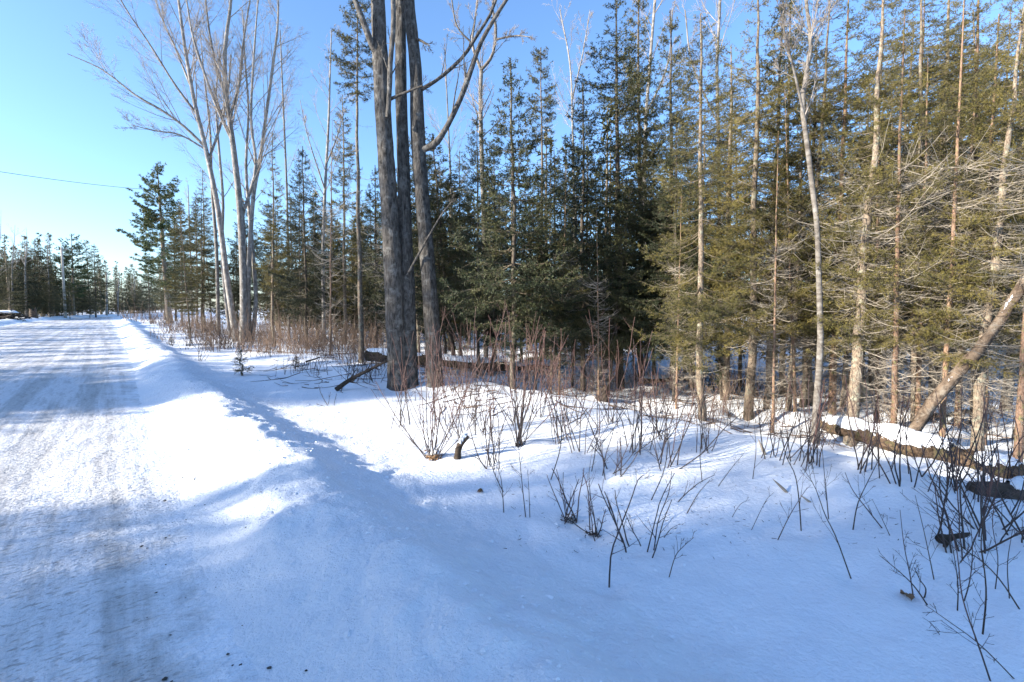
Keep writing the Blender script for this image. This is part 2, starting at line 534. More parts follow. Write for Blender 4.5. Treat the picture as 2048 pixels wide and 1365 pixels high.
def build_ground():
    th = np.concatenate([np.radians(np.arange(-56, 54, 0.34)), np.radians(np.arange(54, 304, 2.5))])
    r = np.concatenate([np.array([0.0]), np.geomspace(0.4, 420, 410)])
    TH, RR = np.meshgrid(th, r, indexing='ij')
    X = RR * np.sin(TH); Y = RR * np.cos(TH)
    Z = terrain(X, Y)
    V = np.stack([X, Y, Z], -1).reshape(-1, 3)
    n, m = TH.shape
    i = np.arange(n * m).reshape(n, m)
    a = i; b = np.roll(i, -1, 0)
    q0, q1, q2, q3 = a[:, :-1], a[:, 1:], b[:, 1:], b[:, :-1]
    T = np.concatenate([np.stack([q0, q1, q2], -1).reshape(-1, 3), np.stack([q0, q2, q3], -1).reshape(-1, 3)])
    g = G(); g.add(V, T)
    o = obj('snow_ground', g, M_SNOW)
    # upward normals
    tag(o, 'deep white snow over the verge, ditch and forest floor', kind='structure')
    o.data.flip_normals() if o.data.polygons[len(o.data.polygons) // 2].normal.z < 0 else None
    return o


build_ground()


def build_road():
    ss = np.concatenate([np.arange(-3, 12, 0.05), np.geomspace(12, 118, 230)])
    tt = np.arange(-7.3, 0.66, 0.06)
    S, T_ = np.meshgrid(ss, tt, indexing='ij')
    off = 0.0035 * np.maximum(0, S - 62) ** 2
    Tr = T_ + off
    X = S * RS[0] + Tr * RN[0]; Y = S * RS[1] + Tr * RN[1]
    Z = 0.002 + 0.010 * vnoise(T_ * 3.3 + 0.25 * vnoise(S * .15, 0 * S, 4), S * 0.13, 71) + 0.007 * fbm(T_ * 8, S * 2.2, 2, 72) + 0.006 * fbm(S * 7, T_ * 9, 2, 73) \
        - 0.035 * np.clip((T_ - 0.42) / 0.2, 0, 1) - 0.03 * np.clip((-7.05 - T_) / 0.2, 0, 1)
    V = np.stack([X, Y, Z], -1).reshape(-1, 3)
    n, m = S.shape
    i = np.arange(n * m).reshape(n, m)
    q0, q1, q2, q3 = i[:-1, :-1], i[:-1, 1:], i[1:, 1:], i[1:, :-1]
    T = np.concatenate([np.stack([q0, q1, q2], -1).reshape(-1, 3), np.stack([q0, q2, q3], -1).reshape(-1, 3)])
    g = G(); g.add(V, T)
    o = obj('snowy_road', g, M_ROAD)
    tag(o, 'packed grey and white snow road with tyre tracks', kind='structure')
    o.data.flip_normals() if o.data.polygons[0].normal.z < 0 else None


build_road()


def lumps(name, pts, sizes, material, seed, flat=0.6):
    rng = np.random.default_rng(seed)
    # squashed jittered octahedra
    base = np.array([(1, 0, 0), (0, 1, 0), (-1, 0, 0), (0, -1, 0), (0, 0, 1), (0, 0, -1), (.7, .7, .35), (-.7, .7, .4), (-.7, -.7, .3), (.7, -.7, .4)], float)
    fc = [(0, 6, 4), (6, 1, 4), (1, 7, 4), (7, 2, 4), (2, 8, 4), (8, 3, 4), (3, 9, 4), (9, 0, 4), (6, 0, 5), (1, 6, 5), (7, 1, 5), (2, 7, 5), (8, 2, 5), (3, 8, 5), (9, 3, 5), (0, 9, 5)]
    g = G()
    n = len(pts)
    V = base[None] * rng.uniform(0.6, 1.3, (n, 10, 1)) * np.asarray(sizes)[:, None, None]
    V[:, :, 2] *= flat
    a = rng.uniform(0, 6.28, n)
    c, s = np.cos(a)[:, None], np.sin(a)[:, None]
    V = np.stack([V[..., 0] * c - V[..., 1] * s, V[..., 0] * s + V[..., 1] * c, V[..., 2]], -1) + np.asarray(pts)[:, None]
    T = np.array(fc)[None] + (np.arange(n) * 10)[:, None, None]
    g.add(V.reshape(-1, 3), T.reshape(-1, 3))
    return obj(name, g, material, smooth=False)


# ------------------------------------------------------------------ conifers
def needles(g, p, d, n, ln, w, rng, mi=0, spread=0.9):
    """n needles at each of the points p (K,3) around directions d (K,3)"""
    K = len(p)
    if K == 0:
        return
    p = np.repeat(p, n, 0); d = np.repeat(d, n, 0)
    q = rng.normal(size=p.shape); q = nrm(q - (q * d).sum(1, keepdims=True) * d)
    e = nrm(d * 0.6 + q * spread)
    s = nrm(np.cross(e, rng.normal(size=p.shape)))
    L = ln * rng.uniform(0.7, 1.2, (len(p), 1))
    W = w * rng.uniform(0.7, 1.2, (len(p), 1))
    V = np.stack([p - s * W * 0.5, p + s * W * 0.5, p + e * L], 1).reshape(-1, 3)
    g.add(V, np.arange(len(V)).reshape(-1, 3), mi)


def trunk_mesh(H, R, rng, lean=0.035, k=9, n=22, flare=1.25, top=0.012):
    z = np.linspace(0, 1, n) ** 1.15
    P = np.stack([np.cumsum(rng.normal(0, lean, n)) * 0.5, np.cumsum(rng.normal(0, lean, n)) * 0.5, z * H - 0.35 * (z == 0)], -1)
    P[:, :2] -= P[0, :2]
    r = R * (1 - z) ** 0.85 + top
    r[0] *= flare; r[1] *= 1 + (flare - 1) * .35
    return P, r


def boughs(rng, zc, ax, L, el, az, npt=6, sag=0.12, lift=0.16, wob=0.03):
    """axes of boughs starting at the trunk"""
    B = len(zc)
    u = np.linspace(0, 1, npt)[None]
    h = L[:, None] * u * np.cos(el)[:, None]
    v = L[:, None] * (u * np.sin(el)[:, None] - sag * 4 * u * (1 - u) * 0.5 + lift * u ** 3)
    P = np.empty((B, npt, 3))
    bend = rng.normal(0, 0.12, (B, 1)) * u ** 2 * L[:, None]
    P[..., 0] = np.cos(az)[:, None] * h - np.sin(az)[:, None] * bend
    P[..., 1] = np.sin(az)[:, None] * h + np.cos(az)[:, None] * bend
    P[..., 2] = v
    P += rng.normal(0, wob, P.shape) * (L[:, None, None] * u[..., None])
    P += ax[:, None, :]
    return P


def conifer(seed, H, R, z0, W, nb, power=0.9, e_lo=-22, e_hi=32, spacing=0.07, nsp=0.022, nper=2, ln=0.030, nw=0.006,
            dead=None, gap=0.0, belly=0.12, twig_ratio=0.42, sag=0.12, lift=0.18, tuft=False, twigwood=True, lmin=0.10, whorl=0.34):
    """returns the meshes of trunk, crown and dead wood"""
    rng = np.random.default_rng(seed)
    tp, tr = trunk_mesh(H, R, rng)
    gt = G(); gt.add(*tubes(tp, tr, 9))

    def axis_at(z):
        return np.stack([np.interp(z, tp[:, 2], tp[:, 0]), np.interp(z, tp[:, 2], tp[:, 1]), z], -1)
    zc = z0 + (H - z0) * (rng.uniform(0, 1, nb) ** 1.08) * 0.985
    zc = np.round(zc / whorl) * whorl + rng.normal(0, whorl * .13, nb)
    zc = np.clip(zc, z0 * 0.95, H * 0.985)
    rel = (zc - z0) / (H - z0)
    L = W * (1 - np.clip(rel, 0, 1)) ** power * np.clip(0.45 + rel / max(belly, 1e-3) * 0.55, 0, 1) * rng.uniform(0.55, 1.12, nb) + lmin
    el = np.radians(e_lo + (e_hi - e_lo) * np.clip(rel, 0, 1) ** 1.1 + rng.normal(0, 7, nb))
    az = rng.uniform(0, 2 * math.pi, nb)
    keep = rng.uniform(0, 1, nb) > gap
    zc, L, el, az = zc[keep], L[keep], el[keep], az[keep]
    B = len(zc)
    P = boughs(rng, zc, axis_at(zc), L, el, az, 6, sag, lift)
    Rb = np.clip(0.008 * L, 0.004, 0.02)[:, None] * np.linspace(1.2, 0.25, 6)[None]
    gc = G()
    gc.add(*tubes(P, Rb, 3), 1)
    # twigs
    nt = np.maximum((L / spacing * 1.7).astype(int), 3)
    mi = np.repeat(np.arange(B), nt)
    u = rng.uniform(0.14, 1.0, len(mi)) ** 0.85
    p, t, r = interp_poly(P, Rb, mi, u)
    side = nrm(np.cross(t, np.array([0, 0, 1.0])) + rng.normal(0, 0.12, t.shape)) * np.where(rng.uniform(size=len(mi)) < .5, -1, 1)[:, None]
    a = np.radians(rng.normal(50, 10, len(mi)))[:, None]
    d = nrm(t * np.cos(a) + side * np.sin(a) + np.array([0, 0, -0.10]) + rng.normal(0, 0.12, t.shape))
    tl = np.clip(twig_ratio * L[mi] * (1.02 - u) ** 0.7 * rng.uniform(0.6, 1.15, len(mi)) + 0.06, 0.06, 0.75)
    Q = np.empty((len(mi), 3, 3)); Q[:, 0] = p
    for k in range(1, 3):
        d = nrm(d + rng.normal(0, 0.10, d.shape) + np.array([0, 0, -0.04]))
        Q[:, k] = Q[:, k - 1] + d * (tl / 2)[:, None]
    Rt = np.full((len(mi), 3), 0.0026) * np.linspace(1.1, 0.5, 3)[None]
    if twigwood:
        gc.add(*tubes(Q, Rt, 3), 1)
    # small side twiglets on the longer twigs
    lt = tl > 0.16
    if lt.any():
        S, RS_ = children(Q[lt], Rt[lt], 2, 0.2, 0.9, 0.42, 45, -0.05, rng, 3, 0.7, 0.06, 0.05)
        for arr, nn in ((S, 1),):
            LL = np.linalg.norm(np.diff(arr, axis=1), axis=2).sum(1)
            cnt = np.maximum((LL / nsp).astype(int), 2)
            m2 = np.repeat(np.arange(len(arr)), cnt)
            pp, tt_, _ = interp_poly(arr, RS_, m2, rng.uniform(0, 1, len(m2)))
            needles(gc, pp, tt_, nper, ln, nw, rng)
    cnt = np.maximum((tl / nsp).astype(int), 3)
    if tuft:
        m2 = np.repeat(np.arange(len(mi)), cnt * 2)
        uu = 1 - 0.45 * rng.uniform(0, 1, len(m2)) ** 1.5
    else:
        m2 = np.repeat(np.arange(len(mi)), cnt)
        uu = rng.uniform(0.02, 1, len(m2))
    pp, tt_, _ = interp_poly(Q, Rt, m2, uu)
    needles(gc, pp, tt_, nper, ln, nw, rng)
    # needles along the outer bough and the leader
    cnt = np.maximum((L / nsp * 0.7).astype(int), 3)
    m2 = np.repeat(np.arange(B), cnt)
    pp, tt_, _ = interp_poly(P, Rb, m2, rng.uniform(0.3, 1, len(m2)))
    needles(gc, pp, tt_, nper, ln, nw, rng)
    zz = rng.uniform(H * 0.93, H, 90)
    needles(gc, axis_at(zz), np.tile(np.array([[0, 0, 1.0]]), (90, 1)), nper, ln, nw, rng)
    gd = None
    if dead:
        d0, d1, nd, dl = dead[:4]
        zd = rng.uniform(d0, d1, nd)
        Ld = dl * rng.uniform(0.25, 1.1, nd) * np.clip(0.55 + 0.6 * (zd - d0) / (d1 - d0), 0, 1)
        Pd = boughs(rng, zd, axis_at(zd), Ld, np.radians(rng.normal(dead[4] if len(dead) > 4 else -6, 12, nd)), rng.uniform(0, 6.283, nd), 6, 0.10, 0.10, 0.02)
        Rd = np.clip(0.0062 * Ld, 0.003, 0.011)[:, None] * np.linspace(1.2, 0.3, 6)[None]
        gd = G(); gd.add(*tubes(Pd, Rd, 4))
        C1, R1 = children(Pd, Rd, 7, 0.12, 0.97, 0.30, 48, -0.06, rng, 4, 0.5, 0.07, 0.05)
        gd.add(*tubes(C1, np.maximum(R1, 0.0014), 3))
        C2, R2 = children(C1, R1, 2, 0.2, 0.95, 0.45, 45, -0.05, rng, 3, 0.6, 0.06, 0.03)
        gd.add(*tubes(C2, np.maximum(R2, 0.0011), 3))
    return gt, gc, gd


class Proto:
    def __init__(self, name, H, gs, bark=None, needle=None):
        gt, gc, gd = gs
        self.H = H; self.name = name
        bark = bark or M_SBARK; needle = needle or M_NEEDLE
        V, T, M = gt.arrays(); self.trunk = mesh_from(name + '_trunk', V, T, M, [bark])
        V, T, M = gc.arrays(); self.crown = mesh_from(name + '_crown', V, T, M, [needle, M_TWIG], {0: False, 1: True})
        self.tri = (len(T),)
        self.dead = None
        if gd:
            V, T, M = gd.arrays(); self.dead = mesh_from(name + '_deadwood', V, T, M, [M_DEAD])
            self.tri += (len(T),)


PR = {}
MID = dict(spacing=0.085, nsp=0.048, nper=2, ln=0.062, nw=0.0175, twig_ratio=0.48)
NEAR = dict(spacing=0.066, nsp=0.042, nper=2, ln=0.046, nw=0.0115, twig_ratio=0.46)
PINE = dict(spacing=0.16, nsp=0.06, nper=2, ln=0.16, nw=0.034, tuft=True, twig_ratio=0.30)
PR['dense'] = Proto('dense', 11, conifer(1, 11, 0.10, 1.4, 2.5, 215, 0.85, -20, 35, dead=(0.5, 2.2, 22, 0.9), **MID), bark=M_SBARK_D, needle=M_NEEDLE_D)
PR['dense2'] = Proto('dense2', 10, conifer(2, 10, 0.08, 1.9, 2.05, 175, 0.8, -18, 35, dead=(0.5, 3.2, 40, 1.0), gap=0.1, **MID), bark=M_SBARK_D, needle=M_NEEDLE_D)
PR['young'] = Proto('young', 7, conifer(3, 7, 0.055, 1.4, 1.8, 150, 0.95, -14, 38, dead=(0.3, 1.8, 18, 0.6), **MID), bark=M_SBARK_D, needle=M_NEEDLE_D)
PR['sparse'] = Proto('sparse', 12, conifer(4, 12, 0.085, 2.2, 1.75, 165, 0.75, -18, 30, dead=(0.5, 4.6, 60, 1.1), gap=0.08, **MID))
PR['sparse2'] = Proto('sparse2', 12, conifer(14, 12, 0.078, 3.4, 1.45, 125, 0.7, -20, 30, dead=(0.7, 6.0, 70, 1.0), gap=0.12, **MID))
PR['tuft'] = Proto('tuft', 12, conifer(5, 12, 0.09, 8.7, 0.95, 80, 0.35, -15, 30, dead=(1.2, 9.5, 80, 1.0, 2), belly=0.3, **MID))
PR['mossy'] = Proto('mossy', 10, conifer(6, 10, 0.085, 1.7, 2.1, 125, 0.7, -22, 28, dead=(0.3, 3.0, 60, 1.2), sag=0.18, **NEAR))
PR['mossy2'] = Proto('mossy2', 11, conifer(16, 11, 0.095, 2.1, 2.0, 115, 0.7, -24, 28, dead=(0.4, 3.5, 70, 1.3), sag=0.2, **NEAR))
PR['twiggy'] = Proto('twiggy', 12, conifer(8, 12, 0.11, 2.5, 2.2, 110, 0.55, -20, 25, dead=(0.5, 7.0, 170, 2.0, 2), sag=0.16, gap=0.1, **NEAR))
PR['twiggy2'] = Proto('twiggy2', 12, conifer(18, 12, 0.10, 3.2, 2.0, 95, 0.5, -22, 25, dead=(0.5, 7.5, 170, 1.9, 6), sag=0.16, gap=0.1, **NEAR), bark=M_SBARK_RED)
PR['pine'] = Proto('pine', 13, conifer(9, 13, 0.21, 3.2, 3.2, 105, 0.55, -4, 30, sag=0.10, lift=0.22, belly=0.25, dead=(2.0, 5.0, 20, 1.4), **PINE), needle=M_PINE)

ORD = ('first second third fourth fifth sixth seventh eighth ninth tenth eleventh twelfth thirteenth fourteenth fifteenth sixteenth seventeenth eighteenth nineteenth twentieth '
       'twenty-first twenty-second twenty-third twenty-fourth twenty-fifth twenty-sixth twenty-seventh twenty-eighth twenty-ninth thirtieth thirty-first thirty-second thirty-third '
       'thirty-fourth thirty-fifth thirty-sixth thirty-seventh thirty-eighth thirty-ninth fortieth forty-first forty-second forty-third forty-fourth forty-fifth').split()


def place(kind, base, vec=None, height=None, wide=1.0, rot=0.0, name='spruce_tree', label=None, cat='tree', group=None, dead=True, thick=1.0):
    """one tree: an Empty at its foot with copies of the trunk, crown and dead wood"""
    pr = PR[kind]
    if vec is None:
        vec = Vector((0, 0, height))
    vec = Vector(vec)
    sc = vec.length / pr.H
    e = empty(name, Vector(base))
    e.rotation_mode = 'QUATERNION'
    e.rotation_quaternion = Vector((0, 0, 1)).rotation_difference(vec.normalized()) @ Quaternion((0, 0, 1), rot)
    e.scale = (sc * wide, sc * wide, sc)
    tag(e, label, cat, group)
    t = obj('trunk', pr.trunk, None, e)
    t.scale = (thick / wide, thick / wide, 1)
    obj('crown', pr.crown, None, e)
    if pr.dead and dead:
        obj('deadwood', pr.dead, None, e)['kind'] = 'stuff'
    return e


def by_pixel(kind, bx, by, tx, ty, Y=None, lean=0.0, **kw):
    base = hit(bx, by) if Y is None else stand(bx, Y)
    top = at(tx, ty, base[1] + lean)
    return place(kind, base - np.array([0, 0, 0.02]), top - base, **kw)

# ------------------------------------------------------------------ conifers that can be told apart
_r = np.random.default_rng(3)


def R_():
    return float(_r.uniform(0, 6.28))


SPR = [
    # kind, base x, base y, top x, top y, distance, wide, thick, label
    ('sparse2', 549, 0, 545, 262, 19.0, .75, 1.0, 'thin spruce with pale lower trunk beside the pale multi-stemmed tree'),
    ('dense2', 614, 0, 605, 292, 18.0, .95, .9, 'dark green pointed spruce between the multi-stemmed tree and the bare aspen'),
    ('sparse', 590, 0, 580, 380, 24.0, .9, 1.0, 'short dark spruce filling in behind the pointed spruce'),
    ('tuft', 722, 0, 712, -25, 13.5, .95, .9, 'tall thin spruce with bushy tuft on top beside the three grey trunks'),
    ('sparse', 690, 0, 685, 190, 20.0, .85, 1.0, 'sparse spruce just behind the tufted spruce'),
    ('dense2', 752, 0, 750, 330, 19.0, .9, 1.0, 'spruce hidden behind the leftmost of the three grey trunks'),
    ('sparse', 922, 0, 918, 300, 14.0, 1.0, .9, 'olive spruce just beside the third grey trunk'),
    ('dense2', 958, 0, 955, 225, 12.2, .9, .8, 'olive spruce standing in front of the forked white birch'),
    ('young', 1026, 778, 1022, 112, None, 1.0, .95, 'narrow young spruce with dark straight trunk behind the red twigs'),
    ('tuft', 1083, 0, 1079, 98, 13.5, .75, .8, 'slim spruce with pale trunk and small tufted top against blue sky'),
    ('young', 1163, 0, 1160, 165, 11.0, .95, .9, 'dark narrow spruce beside the tallest dense spruce'),
    ('dense', 1241, 0, 1234, -25, 11.5, 1.12, 1.0, 'tallest dense dark spruce in the middle'),
    ('sparse', 1283, 0, 1276, -60, 12.5, .7, 1.0, 'spruce with lichen trunk tight behind the tallest dense spruce'),
    ('dense2', 1345, 0, 1340, 20, 11.0, .85, .9, 'dark spruce between the tallest dense spruce and the mossy spruce'),
    ('mossy', 1404, 838, 1398, 30, None, .95, 1.0, 'mossy spruce with olive boughs and green-stained trunk foot'),
    ('mossy2', 1496, 838, 1516, -60, None, .85, 1.05, 'tall sunlit spruce with reddish trunk and moss at its foot'),
    ('sparse', 1565, 0, 1580, -40, 10.5, 1.0, .9, 'spruce behind the pale leaning birch'),
    ('twiggy', 1700, 888, 1782, -60, None, .9, 1.25, 'thick pale scaly trunk leaning right with long dead twigs'),
    ('twiggy2', 1664, 765, 1690, -30, 8.6, .8, .9, 'slim spruce trunk behind the thick pale scaly trunk'),
    ('twiggy2', 1785, 845, 1822, 10, 6.6, .8, .75, 'slim reddish trunk rising from the end of the snowy log'),
    ('twiggy2', 1884, 842, 1925, -40, 6.4, .85, .65, 'slim reddish trunk between the snowy log and leaning dead trunk'),
    ('twiggy', 1955, 862, 2042, -10, 6.1, .85, 1.15, 'sunlit spruce trunk leaning right beside the snowy log'),
    ('twiggy2', 1962, 850, 2014, 20, 6.7, .8, .9, 'slimmer trunk close behind the sunlit leaning spruce trunk'),
    ('twiggy', 2052, 865, 2110, -40, 6.0, .85, 1.0, 'spruce trunk cut by the right edge of the picture'),
    ('twiggy', 1870, 0, 1900, -80, 9.5, 1.05, 1.0, 'bushy spruce filling the upper right corner behind the leaning dead trunk'),
    ('mossy2', 1745, 0, 1765, -60, 10.0, 1.05, 1.0, 'bushy olive spruce behind the pale rotten stump'),
    ('twiggy', 2010, 0, 2060, -80, 9.0, 1.1, 1.0, 'bushy spruce behind the sunlit leaning spruce trunk'),
    ('mossy', 1620, 0, 1625, 80, 9.5, 1.0, 1.0, 'olive spruce right behind the pale leaning birch'),
    ('mossy', 1450, 0, 1455, 90, 9.8, 1.0, 1.0, 'olive spruce filling the space between mossy spruce and reddish trunk'),
    ('twiggy', 1832, 0, 1850, -90, 8.0, 1.25, .9, 'broad twiggy spruce behind the thick scaly trunk'),
    ('twiggy2', 1948, 0, 1975, -90, 7.8, 1.3, .9, 'broad twiggy spruce directly behind the leaning dead trunk'),
    ('twiggy', 2048, 0, 2080, -90, 7.4, 1.3, .9, 'broad twiggy spruce at the right edge behind the broken stump'),
    ('dense2', 1110, 0, 1108, 300, 14.0, 1.0, 1.0, 'dark spruce between the tufted slim spruce and dark narrow spruce'),
    ('dense2', 990, 0, 988, 290, 15.0, .95, 1.0, 'spruce directly behind the narrow young spruce'),
    ('young', 1442, 800, 1440, 650, None, .5, 1.6, 'short broken young spruce between the mossy and reddish trunks'),
]
for k, bx, by, tx, ty, Y, wd, th, lab in SPR:
    by_pixel(k, bx, by, tx, ty, Y, wide=wd, thick=th, rot=R_(), label=lab, group='spruces along the forest edge')

# slender spruces standing behind, counted from the left
second = []
rr = np.random.default_rng(12)
for px in np.arange(880, 2040, 38):
    Y = rr.uniform(9.5, 13.5) if px < 1350 else rr.uniform(8.5, 12.5)
    second.append((px + rr.uniform(-14, 14), Y + 3.2 * (px < 985)))
for i, (px, Y) in enumerate(second):
    b = stand(px, Y)
    if px < 1350:
        k = ('dense2', 'young', 'sparse2', 'dense2')[i % 4]; hgt = rr.uniform(4.6, 6.6)
    else:
        k = ('twiggy2', 'mossy', 'sparse', 'twiggy', 'mossy2')[i % 5]; hgt = rr.uniform(6.5, 9.5)
    place(k, b, (rr.normal(0, .3), rr.normal(0, .25), hgt * rr.uniform(.7, 1.1)), wide=rr.uniform(.85, 1.5), rot=R_(), thick=rr.uniform(.6, .95),
          label='slender spruce deep in the wood, %s from the left in the row behind' % ORD[i], group='slender spruces of the row behind')
third = []
for px in np.arange(370, 900, 33):
    s_min = 17 if px > 560 else 24
    third.append((px + rr.uniform(-12, 12), rr.uniform(s_min, s_min + 8)))
for i, (px, Y) in enumerate(third):
    b = stand(px, Y)
    k = ('sparse', 'dense2', 'sparse2', 'dense', 'young')[i % 5]
    place(k, b, (rr.normal(0, .2), rr.normal(0, .2), rr.uniform(6.0, 8.6)), wide=rr.uniform(.95, 1.4), rot=R_(), thick=.8,
          label='spruce in the wood behind the multi-stemmed tree, %s from the left' % ORD[i], group='spruces behind the multi-stemmed tree')

def snag(px, Y, tx, ty, label, bark, thick=.7, kind='twiggy2', wide=.55):
    base = stand(px, Y); top = at(tx, ty, Y + .2)
    pr = PR[kind]; vec = Vector(top - base)
    e = empty('dead_spruce', Vector(base)); tag(e, label, 'dead tree', 'dead standing spruces')
    e.rotation_mode = 'QUATERNION'
    e.rotation_quaternion = Vector((0, 0, 1)).rotation_difference(vec.normalized()) @ Quaternion((0, 0, 1), R_())
    sc = vec.length / pr.H
    e.scale = (sc * wide * 1.4, sc * wide * 1.4, sc)
    t = obj('trunk', pr.trunk, None, e); t.scale = (thick, thick, 1)
    obj('deadwood', pr.dead, None, e)['kind'] = 'stuff'


snag(1118, 10.2, 1130, 330, 'thin dead spruce with bare twigs between two dark spruces', None)
snag(1198, 9.6, 1190, 420, 'short dead spruce left of the tallest dense spruce', None)
snag(1352, 9.0, 1362, 360, 'thin dead spruce just left of the mossy spruce', None)
snag(1545, 7.6, 1560, 260, 'dead twiggy spruce between reddish trunk and pale birch', None)
snag(1590, 8.4, 1572, 180, 'second dead twiggy spruce close to the pale birch', None)
snag(1835, 7.3, 1848, 120, 'dead twiggy spruce behind the slim reddish trunks', None, wide=.8)
snag(1915, 7.6, 1955, 60, 'dead twiggy spruce behind the leaning dead trunk', None, wide=.8)
snag(2035, 5.6, 2085, -60, 'dead twiggy spruce reaching in from the right edge', None, wide=.8)
snag(1752, 7.0, 1768, 200, 'dead twiggy spruce just right of the scaly trunk', None, wide=.75)
snag(660, 15.0, 668, 240, 'dead thin spruce left of the tufted spruce', None)
snag(775, 15.5, 770, 300, 'dead thin spruce glimpsed behind the three grey trunks', None)

# white pine by the road and the trees at its far end
by_pixel('pine', 340, 0, 311, 328, 46.0, wide=1.15, rot=1.0, name='white_pine', label='tall white pine with sweeping boughs beyond the multi-stemmed tree', thick=1.1)
by_pixel('pine', 148, 0, 142, 468, 72.0, wide=1.15, rot=2.0, name='white_pine', label='flat-topped pine behind the nearer utility pole', thick=1.0)
by_pixel('dense2', 192, 0, 188, 488, 76.0, wide=1.35, rot=2.0, label='pointed spruce standing between the two utility poles')
by_pixel('dense', 72, 0, 68, 478, 66.0, wide=1.7, rot=3.0, label='dark broad spruce across the road near the picture edge')
FAR = [(365, 400, 40, 'sparse', .9), (395, 380, 36, 'sparse', .9), (352, 430, 52, 'dense', 1.0), (410, 340, 31, 'sparse2', 1.0), (330, 470, 58, 'sparse', 1.1), (300, 520, 66, 'dense2', 1.1)]
for i, (px, ty, Y, k, wd) in enumerate(FAR):
    by_pixel(k, px, 0, px - 4, ty, float(Y), wide=wd, rot=R_(), label='conifer in the far edge beside the white pine, %s nearest' % ORD[[2, 1, 3, 0, 4, 5][i]], group='conifers near the white pine')
LEFT = [(-30, 500, 58), (5, 520, 62), (38, 500, 64), (98, 530, 70), (118, 560, 74), (165, 560, 78), (212, 590, 84), (232, 585, 88), (252, 575, 92), (275, 570, 88), (285, 560, 80), (20, 520, 54), (55, 530, 60), (140, 560, 66), (100, 560, 62), (180, 580, 70)]
LEFT.sort()
for i, (px, ty, Y) in enumerate(LEFT):
    by_pixel(('dense', 'dense2', 'sparse')[i % 3], px, 0, px - 2, ty, float(Y), wide=1.9, rot=R_(), label='dark conifer in the treeline at the road end, %s from the left' % ORD[i],
             group='treeline at the end of the road')


# ------------------------------------------------------------------ bare hardwoods
def px_path(pts, Y, dY=0.0, n=14, wk=0.62):
    """pts of (px, py, width px) at distance Y -> points, radii"""
    out = []; rad = []
    for i, (px, py, w) in enumerate(pts):
        y = Y + dY * i / max(1, len(pts) - 1)
        p = at(px, py, y)
        out.append(p); rad.append(w / FPX * y * 0.5 * wk)
    P = smoothpath(np.array(out), n)
    Rr = smoothpath(np.array(rad)[:, None], n)[:, 0]
    return P, np.maximum(Rr, 0.004)


def hardwood(name, label, stems, limbs, base, bark, cat='tree', seed=1, tw=(7, 5, 4), ratio=(0.32, 0.36, 0.4), ang=(38, 36, 36), up=(0.5, 0.3, 0.15), u0=0.45, sides=12, twigmat=None, group=None, lk=1.5):
    """stems and limbs: lists of (P, R) in world space"""
    rng = np.random.default_rng(seed)
    e = empty(name, Vector(base)); tag(e, label, cat, group)
    b = np.asarray(base)
    crown = G()
    for j, (P, Rr) in enumerate(stems + limbs):
        isstem = j < len(stems)
        Q = P - b
        g = G()
        Rw = Rr * (1 + 0.05 * rng.normal(size=len(Rr)))
        if isstem:
            Rw = Rr.copy(); Rw[0] *= 1.16; Rw[1] *= 1.04
        V, T = tubes(Q, Rw, sides if isstem else 8)
        if isstem and sides >= 20:                      # furrowed bark
            a_ = np.tile(np.arange(sides), len(Q)) / sides * 2 * math.pi
            zz = np.repeat(Q[:, 2], sides); C_ = np.repeat(Q, sides, 0)
            rid = np.abs(vnoise(a_ * 5.2 + j * 9, zz * 1.4, 90 + j)) + .6 * np.abs(vnoise(a_ * 9 + j * 5, zz * 3.1, 95 + j))
            V = C_ + (V - C_) * (0.95 + .10 * rid + .05 * vnoise(a_ * 1.6, zz * .7, 99 + j))[:, None]
        g.add(V, T)
        obj('trunk' if isstem else 'limb', g, bark, e)
        lo = u0 if isstem else 0.12
        C1, R1 = children(Q[None], Rr[None], tw[0] if isstem else max(3, int(tw[0] * .8)), lo, 0.98, ratio[0] if isstem else ratio[0] * lk, ang[0], up[0], rng, 7, 0.32, 0.06, 0.2, 0.2)
        C2, R2 = children(C1, R1, tw[1], 0.15, 0.97, ratio[1], ang[1], up[1], rng, 5, 0.5, 0.07, 0.1, 0.3)
        C3, R3 = children(C2, R2, tw[2], 0.15, 0.97, ratio[2], ang[2], up[2], rng, 3, 0.6, 0.08, 0.06, 0.4)
        crown.add(*tubes(C1, np.maximum(R1, 0.003), 5))
        crown.add(*tubes(C2, np.maximum(R2, 0.003), 3))
        crown.add(*tubes(C3, np.maximum(R3, 0.0024), 3))
    obj('crown', crown, twigmat or bark, e)
    return e


